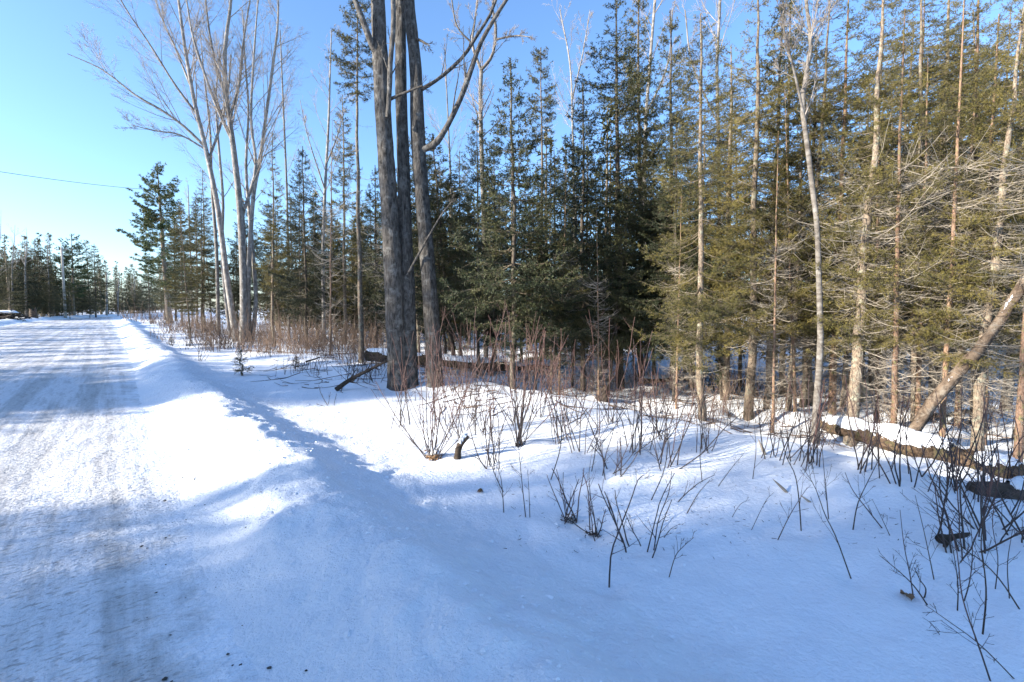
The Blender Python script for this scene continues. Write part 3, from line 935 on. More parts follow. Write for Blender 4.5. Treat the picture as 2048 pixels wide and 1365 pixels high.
# three tall grey trunks
b0 = hit(822, 776)
Y0 = b0[1]
stems = [px_path([(797, 782, 50), (789, 600, 44), (778, 400, 40), (768, 250, 37), (760, 100, 34), (756, 0, 32), (748, -200, 27), (735, -480, 14)], Y0, -.3, 110, .80),
         px_path([(818, 780, 46), (813, 550, 36), (808, 400, 31), (803, 200, 27), (800, 0, 24), (797, -250, 19), (800, -500, 9)], Y0 + .1, .3, 110, .80),
         px_path([(872, 788, 40), (862, 620, 38), (847, 430, 34), (837, 300, 34), (832, 150, 29), (818, 0, 25), (806, -200, 20), (795, -480, 9)], Y0 - .05, .2, 110, .80)]
limbs = [px_path([(838, 302, 15), (868, 290, 14), (893, 255, 13), (922, 195, 12), (942, 140, 11), (962, 85, 9), (995, 28, 8), (1030, -25, 6), (1090, -110, 3)], Y0, -.6, 20, .88),
         px_path([(842, 180, 9), (880, 156, 8), (925, 115, 8), (955, 70, 7), (985, 20, 6), (1010, -60, 3)], Y0, .4, 14, .88),
         px_path([(756, 112, 15), (742, 85, 14), (727, 45, 13), (706, -10, 11), (670, -90, 7), (640, -200, 4)], Y0 - .2, -.5, 12, .88),
         px_path([(776, 235, 11), (779, 180, 11), (781, 120, 11), (787, 50, 11), (786, -40, 10), (792, -200, 5)], Y0 - .3, -.4, 12, .88),
         px_path([(778, 200, 8), (800, 190, 6), (830, 178, 5), (845, 172, 4)], Y0 - .3, -.2, 6, .88),
         px_path([(815, 550, 6), (845, 495, 5), (880, 435, 4), (905, 402, 2)], Y0 - .1, -.5, 10, .88),
         px_path([(833, 78, 6), (846, 84, 5), (860, 92, 2)], Y0, -.2, 5, .88)]
hardwood('maple_tree', 'clump of three tall dark grey trunks rising side by side from the snow', stems, limbs, b0, M_MAPLE, seed=5, tw=(5, 4, 3), u0=0.80, ratio=(.16, .4, .4), sides=30, twigmat=M_MAPLE)

# pale multi-stemmed tree left of it
b1 = hit(483, 682)
Y1 = b1[1]
st1 = [px_path([(473, 684, 20), (455, 565, 17), (436, 420, 15), (412, 300, 13), (388, 200, 11), (369, 90, 9), (357, 0, 7), (340, -140, 4)], Y1, -.6, 26),
       px_path([(488, 686, 25), (487, 560, 22), (480, 420, 19), (466, 290, 16), (453, 195, 13), (450, 100, 11), (462, 0, 8), (470, -150, 4)], Y1 - .2, -.5, 26),
       px_path([(496, 680, 16), (497, 560, 14), (506, 400, 12), (520, 320, 11), (531, 240, 9), (546, 130, 8), (556, 40, 6), (556, -100, 3)], Y1 + .3, .5, 24)]
st1 += [px_path([(503, 686, 15), (512, 600, 12), (505, 500, 11), (498, 420, 10), (492, 330, 8), (497, 220, 6), (490, 120, 5), (485, 20, 3)], Y1 + .5, .4, 22),
        px_path([(463, 684, 13), (452, 600, 11), (444, 500, 10), (446, 400, 8), (438, 300, 7), (432, 200, 5), (440, 90, 3)], Y1 + .7, .6, 22)]
lm1 = [px_path([(408, 292, 9), (370, 255, 8), (325, 222, 7), (270, 190, 6), (205, 140, 4), (135, 108, 2)], Y1, -1.5, 16),
       px_path([(396, 232, 8), (350, 170, 7), (300, 90, 5), (250, 15, 4), (215, -50, 2)], Y1, -1.0, 14),
       px_path([(466, 286, 10), (438, 225, 9), (410, 150, 8), (385, 70, 6), (370, -20, 4)], Y1 - .2, -1.0, 14),
       px_path([(455, 205, 9), (432, 130, 8), (418, 60, 6), (408, -30, 4)], Y1 - .2, .8, 12),
       px_path([(484, 430, 12), (497, 395, 10), (512, 330, 9), (502, 240, 8), (508, 110, 6), (516, 0, 4)], Y1 - .1, -.6, 16),
       px_path([(458, 240, 9), (478, 170, 8), (486, 90, 6), (500, 0, 4)], Y1 - .2, .6, 12),
       px_path([(418, 318, 8), (440, 255, 7), (455, 190, 6), (462, 110, 4)], Y1 - .2, .9, 10),
       px_path([(412, 300, 6), (360, 270, 5), (310, 262, 4), (262, 250, 2)], Y1 - .2, -.9, 10),
       px_path([(380, 170, 7), (352, 100, 5), (325, 40, 4), (300, -30, 2)], Y1 - .2, .6, 10)]
hardwood('aspen_tree', 'pale multi-stemmed bare tree with fanning limbs beside the road', st1, lm1, b1, M_ASPEN, seed=8, tw=(17, 10, 8), u0=0.42, ratio=(.22, .45, .5), sides=12, twigmat=M_BTWIG, lk=2.3, ang=(33, 38, 40), up=(.35, .25, .1))
b2 = stand(437, Y1 + 2)
hardwood('birch_tree', 'straight white birch just behind the pale multi-stemmed tree', [px_path([(437, 668, 11), (433, 500, 10), (424, 380, 8), (420, 260, 6), (408, 150, 4), (400, 60, 2)], b2[1], .3, 20)], [], b2, M_BIRCH, seed=9, tw=(14, 6, 4), u0=.4, ratio=(.2, .35, .4), twigmat=M_BTWIG)

# other bare trees
BARE = [
    ('birch_tree', 'forked white birch with curling branches behind the olive spruce', M_BIRCH, 15.5, [[(972, 705, 15), (969, 500, 15), (964, 330, 14), (961, 200, 13), (963, 135, 12)]],
     [[(963, 140, 10), (985, 110, 9), (992, 60, 8), (985, 10, 6), (1000, -60, 4)], [(962, 140, 9), (945, 90, 8), (950, 40, 6), (958, -30, 4)], [(945, 88, 6), (915, 55, 5), (905, 10, 4), (900, -40, 2)], [(990, 80, 6), (1030, 72, 5), (1065, 75, 2)]], .55),
    ('birch_tree', 'pale birch with white upper stem leaning left among the spruces', M_BIRCH, None, [[(1630, 886, 24), (1634, 800, 22), (1641, 690, 19), (1638, 560, 17), (1634, 450, 16), (1624, 370, 16), (1616, 300, 15), (1605, 215, 14), (1612, 150, 12), (1622, 90, 11), (1613, 10, 10), (1600, -150, 6)]],
     [[(1612, 250, 8), (1590, 150, 7), (1575, 90, 5), (1560, 20, 3)]], .55),
    ('aspen_tree', 'bare grey aspen between the pointed spruce and tufted spruce', M_ASPEN, 19.0, [[(648, 662, 11), (646, 520, 10), (650, 380, 9), (657, 250, 7), (660, 150, 5), (663, 60, 3)]], [[(650, 380, 5), (630, 320, 4), (612, 260, 3), (600, 200, 2)], [(652, 330, 5), (672, 280, 4), (690, 220, 2)]], .35),
    ('birch_tree', 'bare birch crown reaching above the dark narrow spruce', M_BTWIG, 17.0, [[(1150, 640, 9), (1148, 400, 8), (1145, 250, 6), (1140, 130, 5), (1120, 20, 3)]], [[(1144, 200, 5), (1165, 110, 4), (1180, 20, 2)]], .35),
    ('aspen_tree', 'bare grey trunk rising beside the top of the tallest dense spruce', M_ASPEN, 15.0, [[(1292, 640, 12), (1290, 300, 11), (1300, 130, 9), (1310, 0, 8), (1320, -120, 4)]], [[(1292, 230, 6), (1335, 130, 5), (1345, 20, 4)]], .5),
    ('aspen_tree', 'slim bare trunk high between the dark spruce and mossy spruce', M_ASPEN, 14.0, [[(1440, 640, 12), (1437, 300, 11), (1434, 140, 9), (1440, 0, 8), (1440, -120, 4)]], [[(1437, 250, 6), (1385, 130, 5), (1370, 20, 4)]], .5),
    ('aspen_tree', 'thin bare sapling against the sky left of the grey aspen', M_ASPEN, 26.0, [[(578, 650, 7), (574, 400, 6), (566, 200, 5), (560, 60, 3)]], [], .3),
    ('aspen_tree', 'thin bare tree right of the third grey trunk', M_BTWIG, 18.0, [[(905, 660, 8), (903, 420, 7), (897, 260, 5), (890, 110, 3)]], [], .35),
    ('aspen_tree', 'bare brown tree at the picture edge across the road', M_BTWIG, 56.0, [[(-6, 620, 5), (-4, 540, 4), (0, 480, 2), (2, 420, .6)]], [], .2),
    ('aspen_tree', 'bare brown tree second across the road from the picture edge', M_BTWIG, 60.0, [[(26, 620, 5), (24, 540, 4), (28, 490, 2), (30, 450, .6)]], [], .2),
    ('aspen_tree', 'bare brown tree third across the road from the picture edge', M_BTWIG, 62.0, [[(52, 620, 5), (50, 540, 4), (54, 490, 2), (52, 455, .6)]], [], .2),
    ('aspen_tree', 'bare brown tree just left of the nearer utility pole', M_BTWIG, 68.0, [[(98, 620, 4), (97, 560, 3), (95, 510, 2), (96, 480, .6)]], [], .2),
    ('aspen_tree', 'bare reddish tree at the far end of the road', M_BTWIG, 85.0, [[(236, 632, 3), (236, 590, 3), (238, 560, 2), (238, 540, .6)]], [], .2),
    ('aspen_tree', 'pale bare tree at the far road end beside the white pine', M_BTWIG, 80.0, [[(268, 632, 3), (270, 590, 3), (268, 560, 2), (270, 535, .6)]], [], .2),
    ('aspen_tree', 'bare grey tree showing between white pine and multi-stemmed tree', M_BTWIG, 38.0, [[(385, 640, 6), (382, 540, 5), (378, 430, 4), (376, 370, 2)]], [], .25),
]
for i, (nm, lab, bk, Y, ss, ll, u0) in enumerate(BARE):
    b = stand(ss[0][0][0], Y) if Y else hit(ss[0][0][0], ss[0][0][1])
    sp = []
    for q in ss:
        P, Rr = px_path(q, b[1], .3, 22)
        P[0] = b - np.array([0, 0, .05]) if Y else P[0]
        sp.append((P, Rr))
    hardwood(nm, lab, sp, [px_path(q, b[1] + .1, -.5, 12) for q in ll], b, bk if bk is not M_BTWIG else M_ASPEN, seed=30 + i, tw=(14, 8, 5), u0=u0, ratio=(.20, .40, .45), sides=10, twigmat=M_BTWIG)

# ------------------------------------------------------------------ woods far behind, one mass
def low_conifer(seed, H, W, z0, nb):
    rng = np.random.default_rng(seed)
    tp, tr = trunk_mesh(H, 0.09, rng, 0.02, n=5)
    gt = G(); gt.add(*tubes(tp, tr, 5), 1)
    zc = z0 + (H - z0) * rng.uniform(0, .99, nb); rel = (zc - z0) / (H - z0)
    L = W * (1 - rel) ** .8 * rng.uniform(.6, 1.1, nb) + .1
    el = np.radians(-20 + 50 * rel + rng.normal(0, 8, nb)); az = rng.uniform(0, 6.283, nb)
    ax = np.stack([np.interp(zc, tp[:, 2], tp[:, 0]), np.interp(zc, tp[:, 2], tp[:, 1]), zc], -1)
    P = boughs(rng, zc, ax, L, el, az, 4, .12, .16)
    n = np.maximum((L / .15).astype(int), 3)
    m2 = np.repeat(np.arange(nb), n)
    p, t, _ = interp_poly(P, np.ones(P.shape[:2]), m2, rng.uniform(.1, 1, len(m2)))
    side = nrm(np.cross(t, np.array([0, 0, 1.0]))) * rng.uniform(-1, 1, (len(m2), 1)) * (0.28 * L[m2])[:, None]
    needles(gt, p + side + rng.normal(0, .02, p.shape), nrm(t + side), 2, 0.23, 0.08, rng, 0, .6)
    # dead sticks
    zd = rng.uniform(.5, z0 + 1, 9)
    axd = np.stack([np.interp(zd, tp[:, 2], tp[:, 0]), np.interp(zd, tp[:, 2], tp[:, 1]), zd], -1)
    Pd = boughs(rng, zd, axd, rng.uniform(.4, 1.2, 9), np.radians(rng.normal(0, 12, 9)), rng.uniform(0, 6.28, 9), 3)
    gt.add(*tubes(Pd, np.full(Pd.shape[:2], .006), 3), 1)
    return gt.arrays()


low = [low_conifer(100 + i, (7.5, 8.5, 7.0, 9.0)[i], (1.6, 1.5, 1.4, 1.6)[i], (0.25, 0.7, 0.45, 0.9)[i], 115) for i in range(4)]
fr = np.random.default_rng(77)
gf = G()
spots = []
while len(spots) < 150:
    px = fr.uniform(300, 2300); Y = 13 + 40 * fr.uniform(0, 1) ** 1.6
    x = (px - 1024) / FPX * Y
    s_, t_ = st(x, Y)
    if t_ < 10.5 or (px < 900 and Y < 22) or (px < 500 and t_ < 8):
        continue
    if any((x - a) ** 2 + (Y - b) ** 2 < 1.0 for a, b in spots):
        continue
    spots.append((x, Y))
while len(spots) < 250:                          # and the woods that close the road off
    px = fr.uniform(-160, 330); Y = fr.uniform(62, 120)
    x = (px - 1024) / FPX * Y
    s_, t_ = st(x, Y)
    if -10.5 < t_ < 6:
        continue
    spots.append((x, Y))
while len(spots) < 315:
    px = fr.uniform(150, 330); Y = fr.uniform(94, 130)
    if len(spots) > 280:
        px = fr.uniform(-80, 200); Y = fr.uniform(60, 84)
    x = (px - 1024) / FPX * Y
    s_, t_ = st(x, Y)
    if s_ < 118 and -10.5 < t_ < 6:
        continue
    spots.append((x, Y))
while len(spots) < 390:
    px = fr.uniform(340, 1000); Y = fr.uniform(21, 48)
    x = (px - 1024) / FPX * Y
    s_, t_ = st(x, Y)
    if t_ < 8.5:
        continue
    spots.append((x, Y))
sx_, sy_ = np.array(spots).T
sz_ = terrain(sx_, sy_)
for (x, y), z in zip(spots, sz_):
    V, T, M = low[fr.integers(4)]
    a = fr.uniform(0, 6.28); sc = fr.uniform(.75, 1.05) * (1.35 if y > 60 else 1)
    c, s = math.cos(a) * sc, math.sin(a) * sc
    W = np.stack([V[:, 0] * c - V[:, 1] * s + x, V[:, 0] * s + V[:, 1] * c + y, V[:, 2] * sc * fr.uniform(.85, 1.1) + z - .05], -1)
    for m in (0, 1):
        gf.v.append(W) if m == 0 else None
    gf.t.append(T + gf.n); gf.m.append(M); gf.n += len(W)
fo = obj('forest', gf, [M_NEEDLE_D, M_SBARK], smooth={0: False, 1: True})
tag(fo, 'dense dark conifer wood far behind the front trunks', kind='stuff')

# ------------------------------------------------------------------ trees across the road, outside the frame, that shade it
sh = np.random.default_rng(5)
SA = np.array([math.sin(SUN_AZ), math.cos(SUN_AZ)])     # horizontally towards the sun
SB = np.array([SA[1], -SA[0]])
if SB[1] < 0:
    SB = -SB


def across(u, k, kind, h, wd=1.0, label='tall tree across the road outside the picture, casting shade over it'):
    """a tree at offset u across the light and k metres towards the sun"""
    p = SB * u + SA * k
    place(kind, (p[0], p[1], gz(p[0], p[1]) - .05), height=h, wide=wd, rot=R_(), name='shade_tree', label=label, group='trees across the road outside the picture')


SHADE = []
for u in np.arange(-10, 2.2, 1.0):
    SHADE.append((u + sh.uniform(-.2, .2), sh.uniform(15, 26), sh.uniform(12, 15), 'dense', 1.05))
for u in np.arange(-10, 1.8, 1.3):
    SHADE.append((u + sh.uniform(-.3, .3), sh.uniform(28, 38), sh.uniform(16, 20), 'dense2', 1.0))
for u, k in ((1.3, 13), (1.7, 17), (2.1, 24), (1.6, 20)):       # lower trees: their shade ends short of the wood
    SHADE.append((u, k, (k + 4.6) * math.tan(SUN_EL) + .5, 'dense', 1.25))
for u, k, kd, wd in ((4.25, 16, 'dense', .6), (4.4, 23, 'dense2', .6), (3.55, 22, 'sparse', .6), (3.3, 28, 'sparse', .6), (2.7, 30, 'sparse2', .8)):
    SHADE.append((u, k, (k + 4.6) * math.tan(SUN_EL) + .9, kd, wd))
SHADE += [(10.6, 19, 16, 'dense', .75), (11.3, 15, 14, 'dense', .75), (12.4, 21, 16, 'dense', .9), (13.6, 18, 15, 'dense2', .8), (11.0, 30, 19, 'dense', .8), (14.6, 24, 13, 'sparse', .5)]
for u in np.arange(16.4, 62, 1.9):
    SHADE.append((u + sh.uniform(-.5, .5), sh.uniform(16, 30) + max(0, (u - 30)) * .15, sh.uniform(9, 14), ('dense', 'sparse', 'dense2')[int(sh.integers(3))], sh.uniform(.45, .7)))
for u, k, h, kind, wd in SHADE:
    p = SB * u + SA * k
    s_, t_ = st(p[0], p[1])
    while t_ > -9.2:
        k += 1.0; p = SB * u + SA * k; s_, t_ = st(p[0], p[1])
    across(u, k, kind, h, wd)

# ------------------------------------------------------------------ utility poles and wire
def pole(px, Y, ty, label):
    b = stand(px, Y)
    top = at(px - (px < 170) * 8, ty, Y)
    e = empty('utility_pole', Vector(b)); tag(e, label, 'pole')
    g = G(); n = 8
    P = np.linspace(np.array([0, 0, -.3]), top - b, n)
    g.add(*tubes(P, np.linspace(.17, .11, n), 10, True))
    obj('shaft', g, M_POLE, e)
    g = G(); q = top - b
    P = np.array([q + (-.75, 0, -.35), q + (.75, 0, -.35)]); g.add(*tubes(P, np.full(2, .05), 4, True))
    obj('crossarm', g, M_POLE, e)
    for dx in (-.65, .65):
        g = G(); P = np.array([q + (dx, 0, -.32), q + (dx, 0, -.25), q + (dx, 0, -.16)]); g.add(*tubes(P, np.array([.03, .05, .03]), 8, True))
        obj('insulator', g, M_POLE, e)


pole(131, 66.0, 495, 'nearer weathered wooden utility pole across the road')
pole(213, 82.0, 545, 'farther thin utility pole at the end of the road')
g = G()
A = at(-160, 318, 34.0); B = at(318, 381, 66.0)
u = np.linspace(0, 1, 24)[:, None]
P = A + (B - A) * u; P[:, 2] -= 1.2 * (u * (1 - u))[:, 0]
g.add(*tubes(P, np.full(24, .022), 5))
tag(obj('overhead_wire', g, M_WIRE), 'single dark overhead wire crossing the pale sky', 'wire')

# ------------------------------------------------------------------ fallen logs, stumps, dead wood
def log_thing(name, label, P, Rr, material, snow=None, cat='log', seed=1, sides=16, rough=0.12, shards=0):
    rng = np.random.default_rng(seed)
    b = P.mean(0).copy(); b[2] = min(P[:, 2])
    e = empty(name, Vector(b)); tag(e, label, cat)
    Q = P - b
    V, T = tubes(Q, Rr, sides, True)
    n = len(P) * sides
    C = np.repeat(Q, sides, 0)
    k = 1 + rough * vnoise(np.arange(n) % sides * 1.1, np.arange(n) // sides * .55, seed) + rough * .6 * rng.normal(size=n)
    V[:n] = C + (V[:n] - C) * k[:, None]
    g = G(); g.add(V, T)
    obj('log', g, material, e)
    if snow:
        for u0, u1, hgt in snow:
            m = 26
            uu = np.linspace(u0, u1, m)
            S, _, rad = interp_poly(Q[None], Rr[None], np.zeros(m, int), uu)
            tdir = nrm(np.gradient(S, axis=0)); side = nrm(np.cross(tdir, np.array([0, 0, 1.0])))
            w = np.sin(np.linspace(.12, math.pi - .12, m)) ** .35
            kk = 11; an = np.linspace(-.05, math.pi + .05, kk)
            hh = hgt * w * (1 + .35 * vnoise(uu * 9, 0 * uu, seed + 3))
            ww = rad * (0.98 + .12 * vnoise(uu * 14, 0 * uu + 4, seed)) * w
            Vs = S[:, None] + side[:, None] * (np.cos(an)[None, :, None] * ww[:, None, None]) + np.array([0, 0, 1.0]) * ((rad * .45)[:, None] + np.sin(an)[None] * (hh + rad * .5)[:, None])[..., None]
            Vs += rng.normal(0, .004, Vs.shape)
            idx = np.arange(m * kk).reshape(m, kk)
            a, bb, c, d = idx[:-1, :-1], idx[:-1, 1:], idx[1:, 1:], idx[1:, :-1]
            T = np.concatenate([np.stack([a, bb, c], -1).reshape(-1, 3), np.stack([a, c, d], -1).reshape(-1, 3)])
            g = G(); g.add(Vs.reshape(-1, 3), T)
            obj('snow_cap', g, M_SNOWCAP, e)
    return e


def ground_path(pts, lift, n=18, dr=None):
    out = []
    for px, py in pts:
        p = hit(px, py); p[2] += lift; out.append(p)
    return smoothpath(np.array(out), n)


# big rotten log at the right
pa, pb = hit(1640, 862), hit(2062, 968)
P = np.linspace(pa, pb, 60); P[:, 2] = np.linspace(pa[2] + .12, pb[2] + .05, 60)
P[:, 1] += .03 * np.sin(np.linspace(0, 7, 60))
log_thing('fallen_log', 'big rotting brown log under a thick snow cap at the right', P, np.linspace(.095, .135, 60) * np.r_[.5, .75, .9, np.ones(54), .9, .7, .5], M_ROT, snow=[(0.02, .33, .10), (.30, .70, .11), (.80, .97, .04)], seed=4, sides=24, rough=.16)
# dark wet log below it at the picture edge
pa, pb = hit(1945, 985), hit(2100, 998)
P = np.linspace(pa, pb, 12); P[:, 2] += .03
log_thing('fallen_log', 'dark wet log lying at the right edge below the big rotting log', P, np.linspace(.06, .09, 12), M_DARKWOOD, snow=[(.45, 1.0, .05)], seed=5)
# dead trunk leaning with snow on it
b = stand(1795, 6.5)
P = np.linspace(b + (0, 0, -.05), at(2160, 425, 5.4), 30)
P[:, 2] += .03 * np.sin(np.linspace(0, 9, 30)); P[:, 0] += .02 * np.sin(np.linspace(1, 14, 30))
log_thing('leaning_trunk', 'pale dead trunk leaning up to the right edge with patches of snow', P, np.linspace(.075, .045, 30), M_LEANER, snow=[(.06, .20, .035), (.30, .38, .03), (.62, .72, .04), (.76, .80, .02)], cat='dead tree', seed=6)
# long snow-covered log behind the three grey trunks
pa, pb = stand(735, 13.2), stand(1010, 12.2)
P = np.linspace(pa, pb, 20); P[:, 2] = np.linspace(pa[2] + .22, pb[2] + .2, 20)
log_thing('fallen_log', 'long snow-topped log lying behind the three grey trunks', P, np.linspace(.16, .12, 20), M_ROT, snow=[(.0, .42, .09), (.46, .98, .07)], seed=7)
# logs in the wood
for i, (x0, x1, Y, z, rad, lab) in enumerate(((1010, 1120, 12.6, .16, .09, 'thin snowy log deep in the wood behind the narrow young spruce'),
                                             (1280, 1400, 11.5, .14, .08, 'thin snowy log deep in the wood behind the mossy spruce'),
                                             (1860, 1960, 7.6, .10, .06, 'thin mossy log on the snow beneath the leaning dead trunk'))):
    pa, pb = stand(x0, Y), stand(x1, Y + .8)
    P = np.linspace(pa, pb, 14); P[:, 2] += z
    log_thing('fallen_log', lab, P, np.linspace(rad, rad * .75, 14), M_ROT, snow=[(.02, .5, .05), (.55, .95, .05)], seed=20 + i)

# pale rotten stump
def stump(px, py, hgt, rad, label, material, seed, snow=True, name='tree_stump', Y=None):
    rng = np.random.default_rng(seed)
    b = hit(px, py) if Y is None else stand(px, Y)
    e = empty(name, Vector(b)); tag(e, label, 'stump')
    k, n = 22, 10
    an = np.arange(k) / k * 2 * math.pi
    top = hgt * (0.72 + .30 * vnoise(np.cos(an) * 1.6 + 5, np.sin(an) * 1.6, seed) + .16 * rng.uniform(-1, 1, k))
    z = np.linspace(0, 1, n)
    V = []
    for j in range(n):
        r = rad * (1.18 - .25 * z[j] ** .6) * (1 + .10 * vnoise(np.cos(an) * 2.2, np.sin(an) * 2.2 + z[j] * .8, seed + 1) + .05 * rng.normal(size=k))
        V.append(np.stack([np.cos(an) * r, np.sin(an) * r, top * z[j] - .1 * (j == 0)], -1))
    for j, f in enumerate((.62, .55, .5)):                       # the hollow inside
        V.append(np.stack([np.cos(an) * rad * f, np.sin(an) * rad * f, top * (1 - .25 * (j + 1))], -1))
    V = np.array(V); m = len(V)
    idx = np.arange(m * k).reshape(m, k)
    a, c = idx[:-1], idx[1:]; bb, d = np.roll(a, -1, 1), np.roll(c, -1, 1)
    T = np.concatenate([np.stack([a, bb, d], -1).reshape(-1, 3), np.stack([a, d, c], -1).reshape(-1, 3)])
    last = idx[-1]
    V = np.vstack([V.reshape(-1, 3), [[0, 0, hgt * .25]]])
    T = np.vstack([T, np.stack([last, np.roll(last, -1), np.full(k, len(V) - 1)], -1)])
    g = G(); g.add(V, T)
    obj('stump', g, material, e)
    if snow:
        j = int(np.argmax(top)); c = np.array([math.cos(an[j]) * rad * .75, math.sin(an[j]) * rad * .75, top[j]])
        g = G()
        snow_dome(g, c - (0, 0, .02), rad * .55, rad * .5, rng)
        obj('snow_cap', g, M_SNOWCAP, e)
    return e


def snow_dome(g, c, r, h, rng, k=12, m=6):
    an = np.arange(k) / k * 2 * math.pi
    V = []
    for j in range(m):
        f = j / (m - 1) * math.pi / 2
        rr_ = r * math.cos(f) ** .6 if j < m - 1 else 0.001
        V.append(np.stack([np.cos(an) * rr_ * (1 + .12 * rng.normal(size=k)), np.sin(an) * rr_ * (1 + .12 * rng.normal(size=k)), np.full(k, h * math.sin(f)) + .02 * r * rng.normal(size=k)], -1) + c)
    V.append(np.tile(np.asarray(c)[None], (k, 1)) - (0, 0, .2 * h))
    V = np.array([V[-1]] + V[:-1])
    idx = np.arange((m + 1) * k).reshape(m + 1, k)
    a, cc = idx[:-1], idx[1:]; b, d = np.roll(a, -1, 1), np.roll(cc, -1, 1)
    T = np.concatenate([np.stack([a, b, d], -1).reshape(-1, 3), np.stack([a, d, cc], -1).reshape(-1, 3)])
    g.add(V.reshape(-1, 3), T)


stump(1714, 800, .62, .17, 'pale rotten stump with a cap of snow behind the scaly trunk', M_PALE_ROT, 3)
stump(1748, 770, .42, .11, 'smaller broken stump beside the pale rotten stump', M_PALE_ROT, 4, False)
stump(2060, 880, .7, .16, 'broken pale stump at the right picture edge', M_PALE_ROT, 6, True)
stump(1205, 800, .25, .12, 'low dark root stump in the wood behind the twigs', M_DARKWOOD, 8, False)
stump(67, 0, 1.3, .34, 'dark broken stump standing across the road', M_DARKWOOD, 9, False, Y=57.0)

# snow banks' dark things across the road at the left
for i, (px, Y, w, h, lab) in enumerate(((2, 50.0, 2.2, .9, 'dark brush pile under snow at the left picture edge'),)):
    b = stand(px, Y)
    e = empty('brush_pile', Vector(b)); tag(e, lab, 'brush pile')
    rng = np.random.default_rng(5)
    g = G()
    c = rng.normal(0, 1, (120, 3)) * (w * .45, w * .3, h * .25) + (0, 0, h * .4)
    d = nrm(rng.normal(0, 1, (120, 3)) * (1, 1, .3)) * rng.uniform(.4, 1.1, (120, 1))
    P = np.stack([c - d, c + rng.normal(0, .05, c.shape), c + d], 1)
    g.add(*tubes(P, np.full((120, 3), .03), 4)); obj('branch_heap', g, M_DARKWOOD, e)
    g = G(); snow_dome(g, np.array([.1, 0, h * .8]), w * .55, .25, rng, 16); obj('snow_cap', g, M_SNOWCAP, e)

# broken branches lying on the snow
def stick(name, label, P, Rr, material, cat='branch', twigs=6, seed=1, group=None, ratio=.3):
    rng = np.random.default_rng(seed)
    b = P[0].copy()
    o = None
    Q = P - b
    e = empty(name, Vector(b)); tag(e, label, cat, group)
    g = G(); g.add(*tubes(Q, Rr, 7, True)); obj('stem', g, material, e)
    if twigs:
        C, S = children(Q[None], Rr[None], twigs, .2, .97, ratio, 40, .25, rng, 5, .5, .07, .04, .3)
        g = G(); g.add(*tubes(C, np.maximum(S, .0012), 4))
        C2, S2 = children(C, S, 2, .3, .95, .4, 38, .2, rng, 4, .6, .07, .03, .4); g.add(*tubes(C2, np.maximum(S2, .001), 3))
        obj('twigs', g, material, e)['kind'] = 'stuff'
    return e


p0 = hit(672, 783)
P = smoothpath(np.array([p0 + (0, 0, .03), at(700, 760, p0[1] + .05), at(735, 742, p0[1] + .1), at(775, 722, p0[1] + .15)]), 10)
stick('fallen_branch', 'dark broken branch propped in the snow beside the three grey trunks', P, np.linspace(.05, .022, 10), M_DARKWOOD, twigs=10, seed=3)
p0 = hit(612, 726)
P = smoothpath(np.array([p0 + (0, 0, .03), at(625, 720, p0[1]), at(640, 715, p0[1])]), 6)
stick('fallen_branch', 'short dark stick poking out of the snow left of the fallen branch', P, np.linspace(.03, .015, 6), M_DARKWOOD, twigs=3, seed=4)
p0 = hit(430, 640 + 25)
for i, (x0, y0, x1, y1, Y, rad, mt, lab) in enumerate((
        (1516, 878, 1533, 910, None, .012, M_DEAD, 'small pale stake standing crooked in the snow below the reddish trunk'),
        (1545, 958, 1580, 985, None, .009, M_DEAD, 'splinter of pale wood lying on the shaded snow'),
        (1600, 990, 1630, 1006, None, .007, M_DEAD, 'short pale sliver of wood just right of the splinter'))):
    p0 = hit(x1, y1); p1 = at(x0, y0, p0[1] + .03)
    P = np.linspace(p0 - (0, 0, .03), p1, 6)
    stick('wood_splinter', lab, P, np.array([1, 1.3, 1.5, 1.2, .8, .15]) * rad, mt, 'splinter', twigs=0)

# slab of bark caught on twigs at lower right
p0 = hit(1908, 1096)
e = empty('bark_slab', Vector(p0)); tag(e, 'chunk of dark bark held up on twigs at lower right', 'bark')
P = smoothpath(np.array([at(1872, 1076, p0[1]), at(1890, 1078, p0[1]), at(1915, 1072, p0[1]), at(1940, 1068, p0[1])]), 10) - p0
g = G(); V, T = tubes(P, np.array([.012, .03, .034, .03, .025, .022, .018, .016, .014, .006]), 9, True)
V[:, 2] = V[:, 2] + np.random.default_rng(3).normal(0, .004, len(V)); g.add(V, T); obj('bark', g, M_DARKWOOD, e)
P = smoothpath(np.array([at(1893, 1080, p0[1]), at(1890, 1092, p0[1]), at(1886, 1100, p0[1])]), 6) - p0
g = G(); g.add(*tubes(P, np.array([.02, .02, .016, .012, .008, .003]), 7, True)); obj('torn_tip', g, M_DARKWOOD, e)

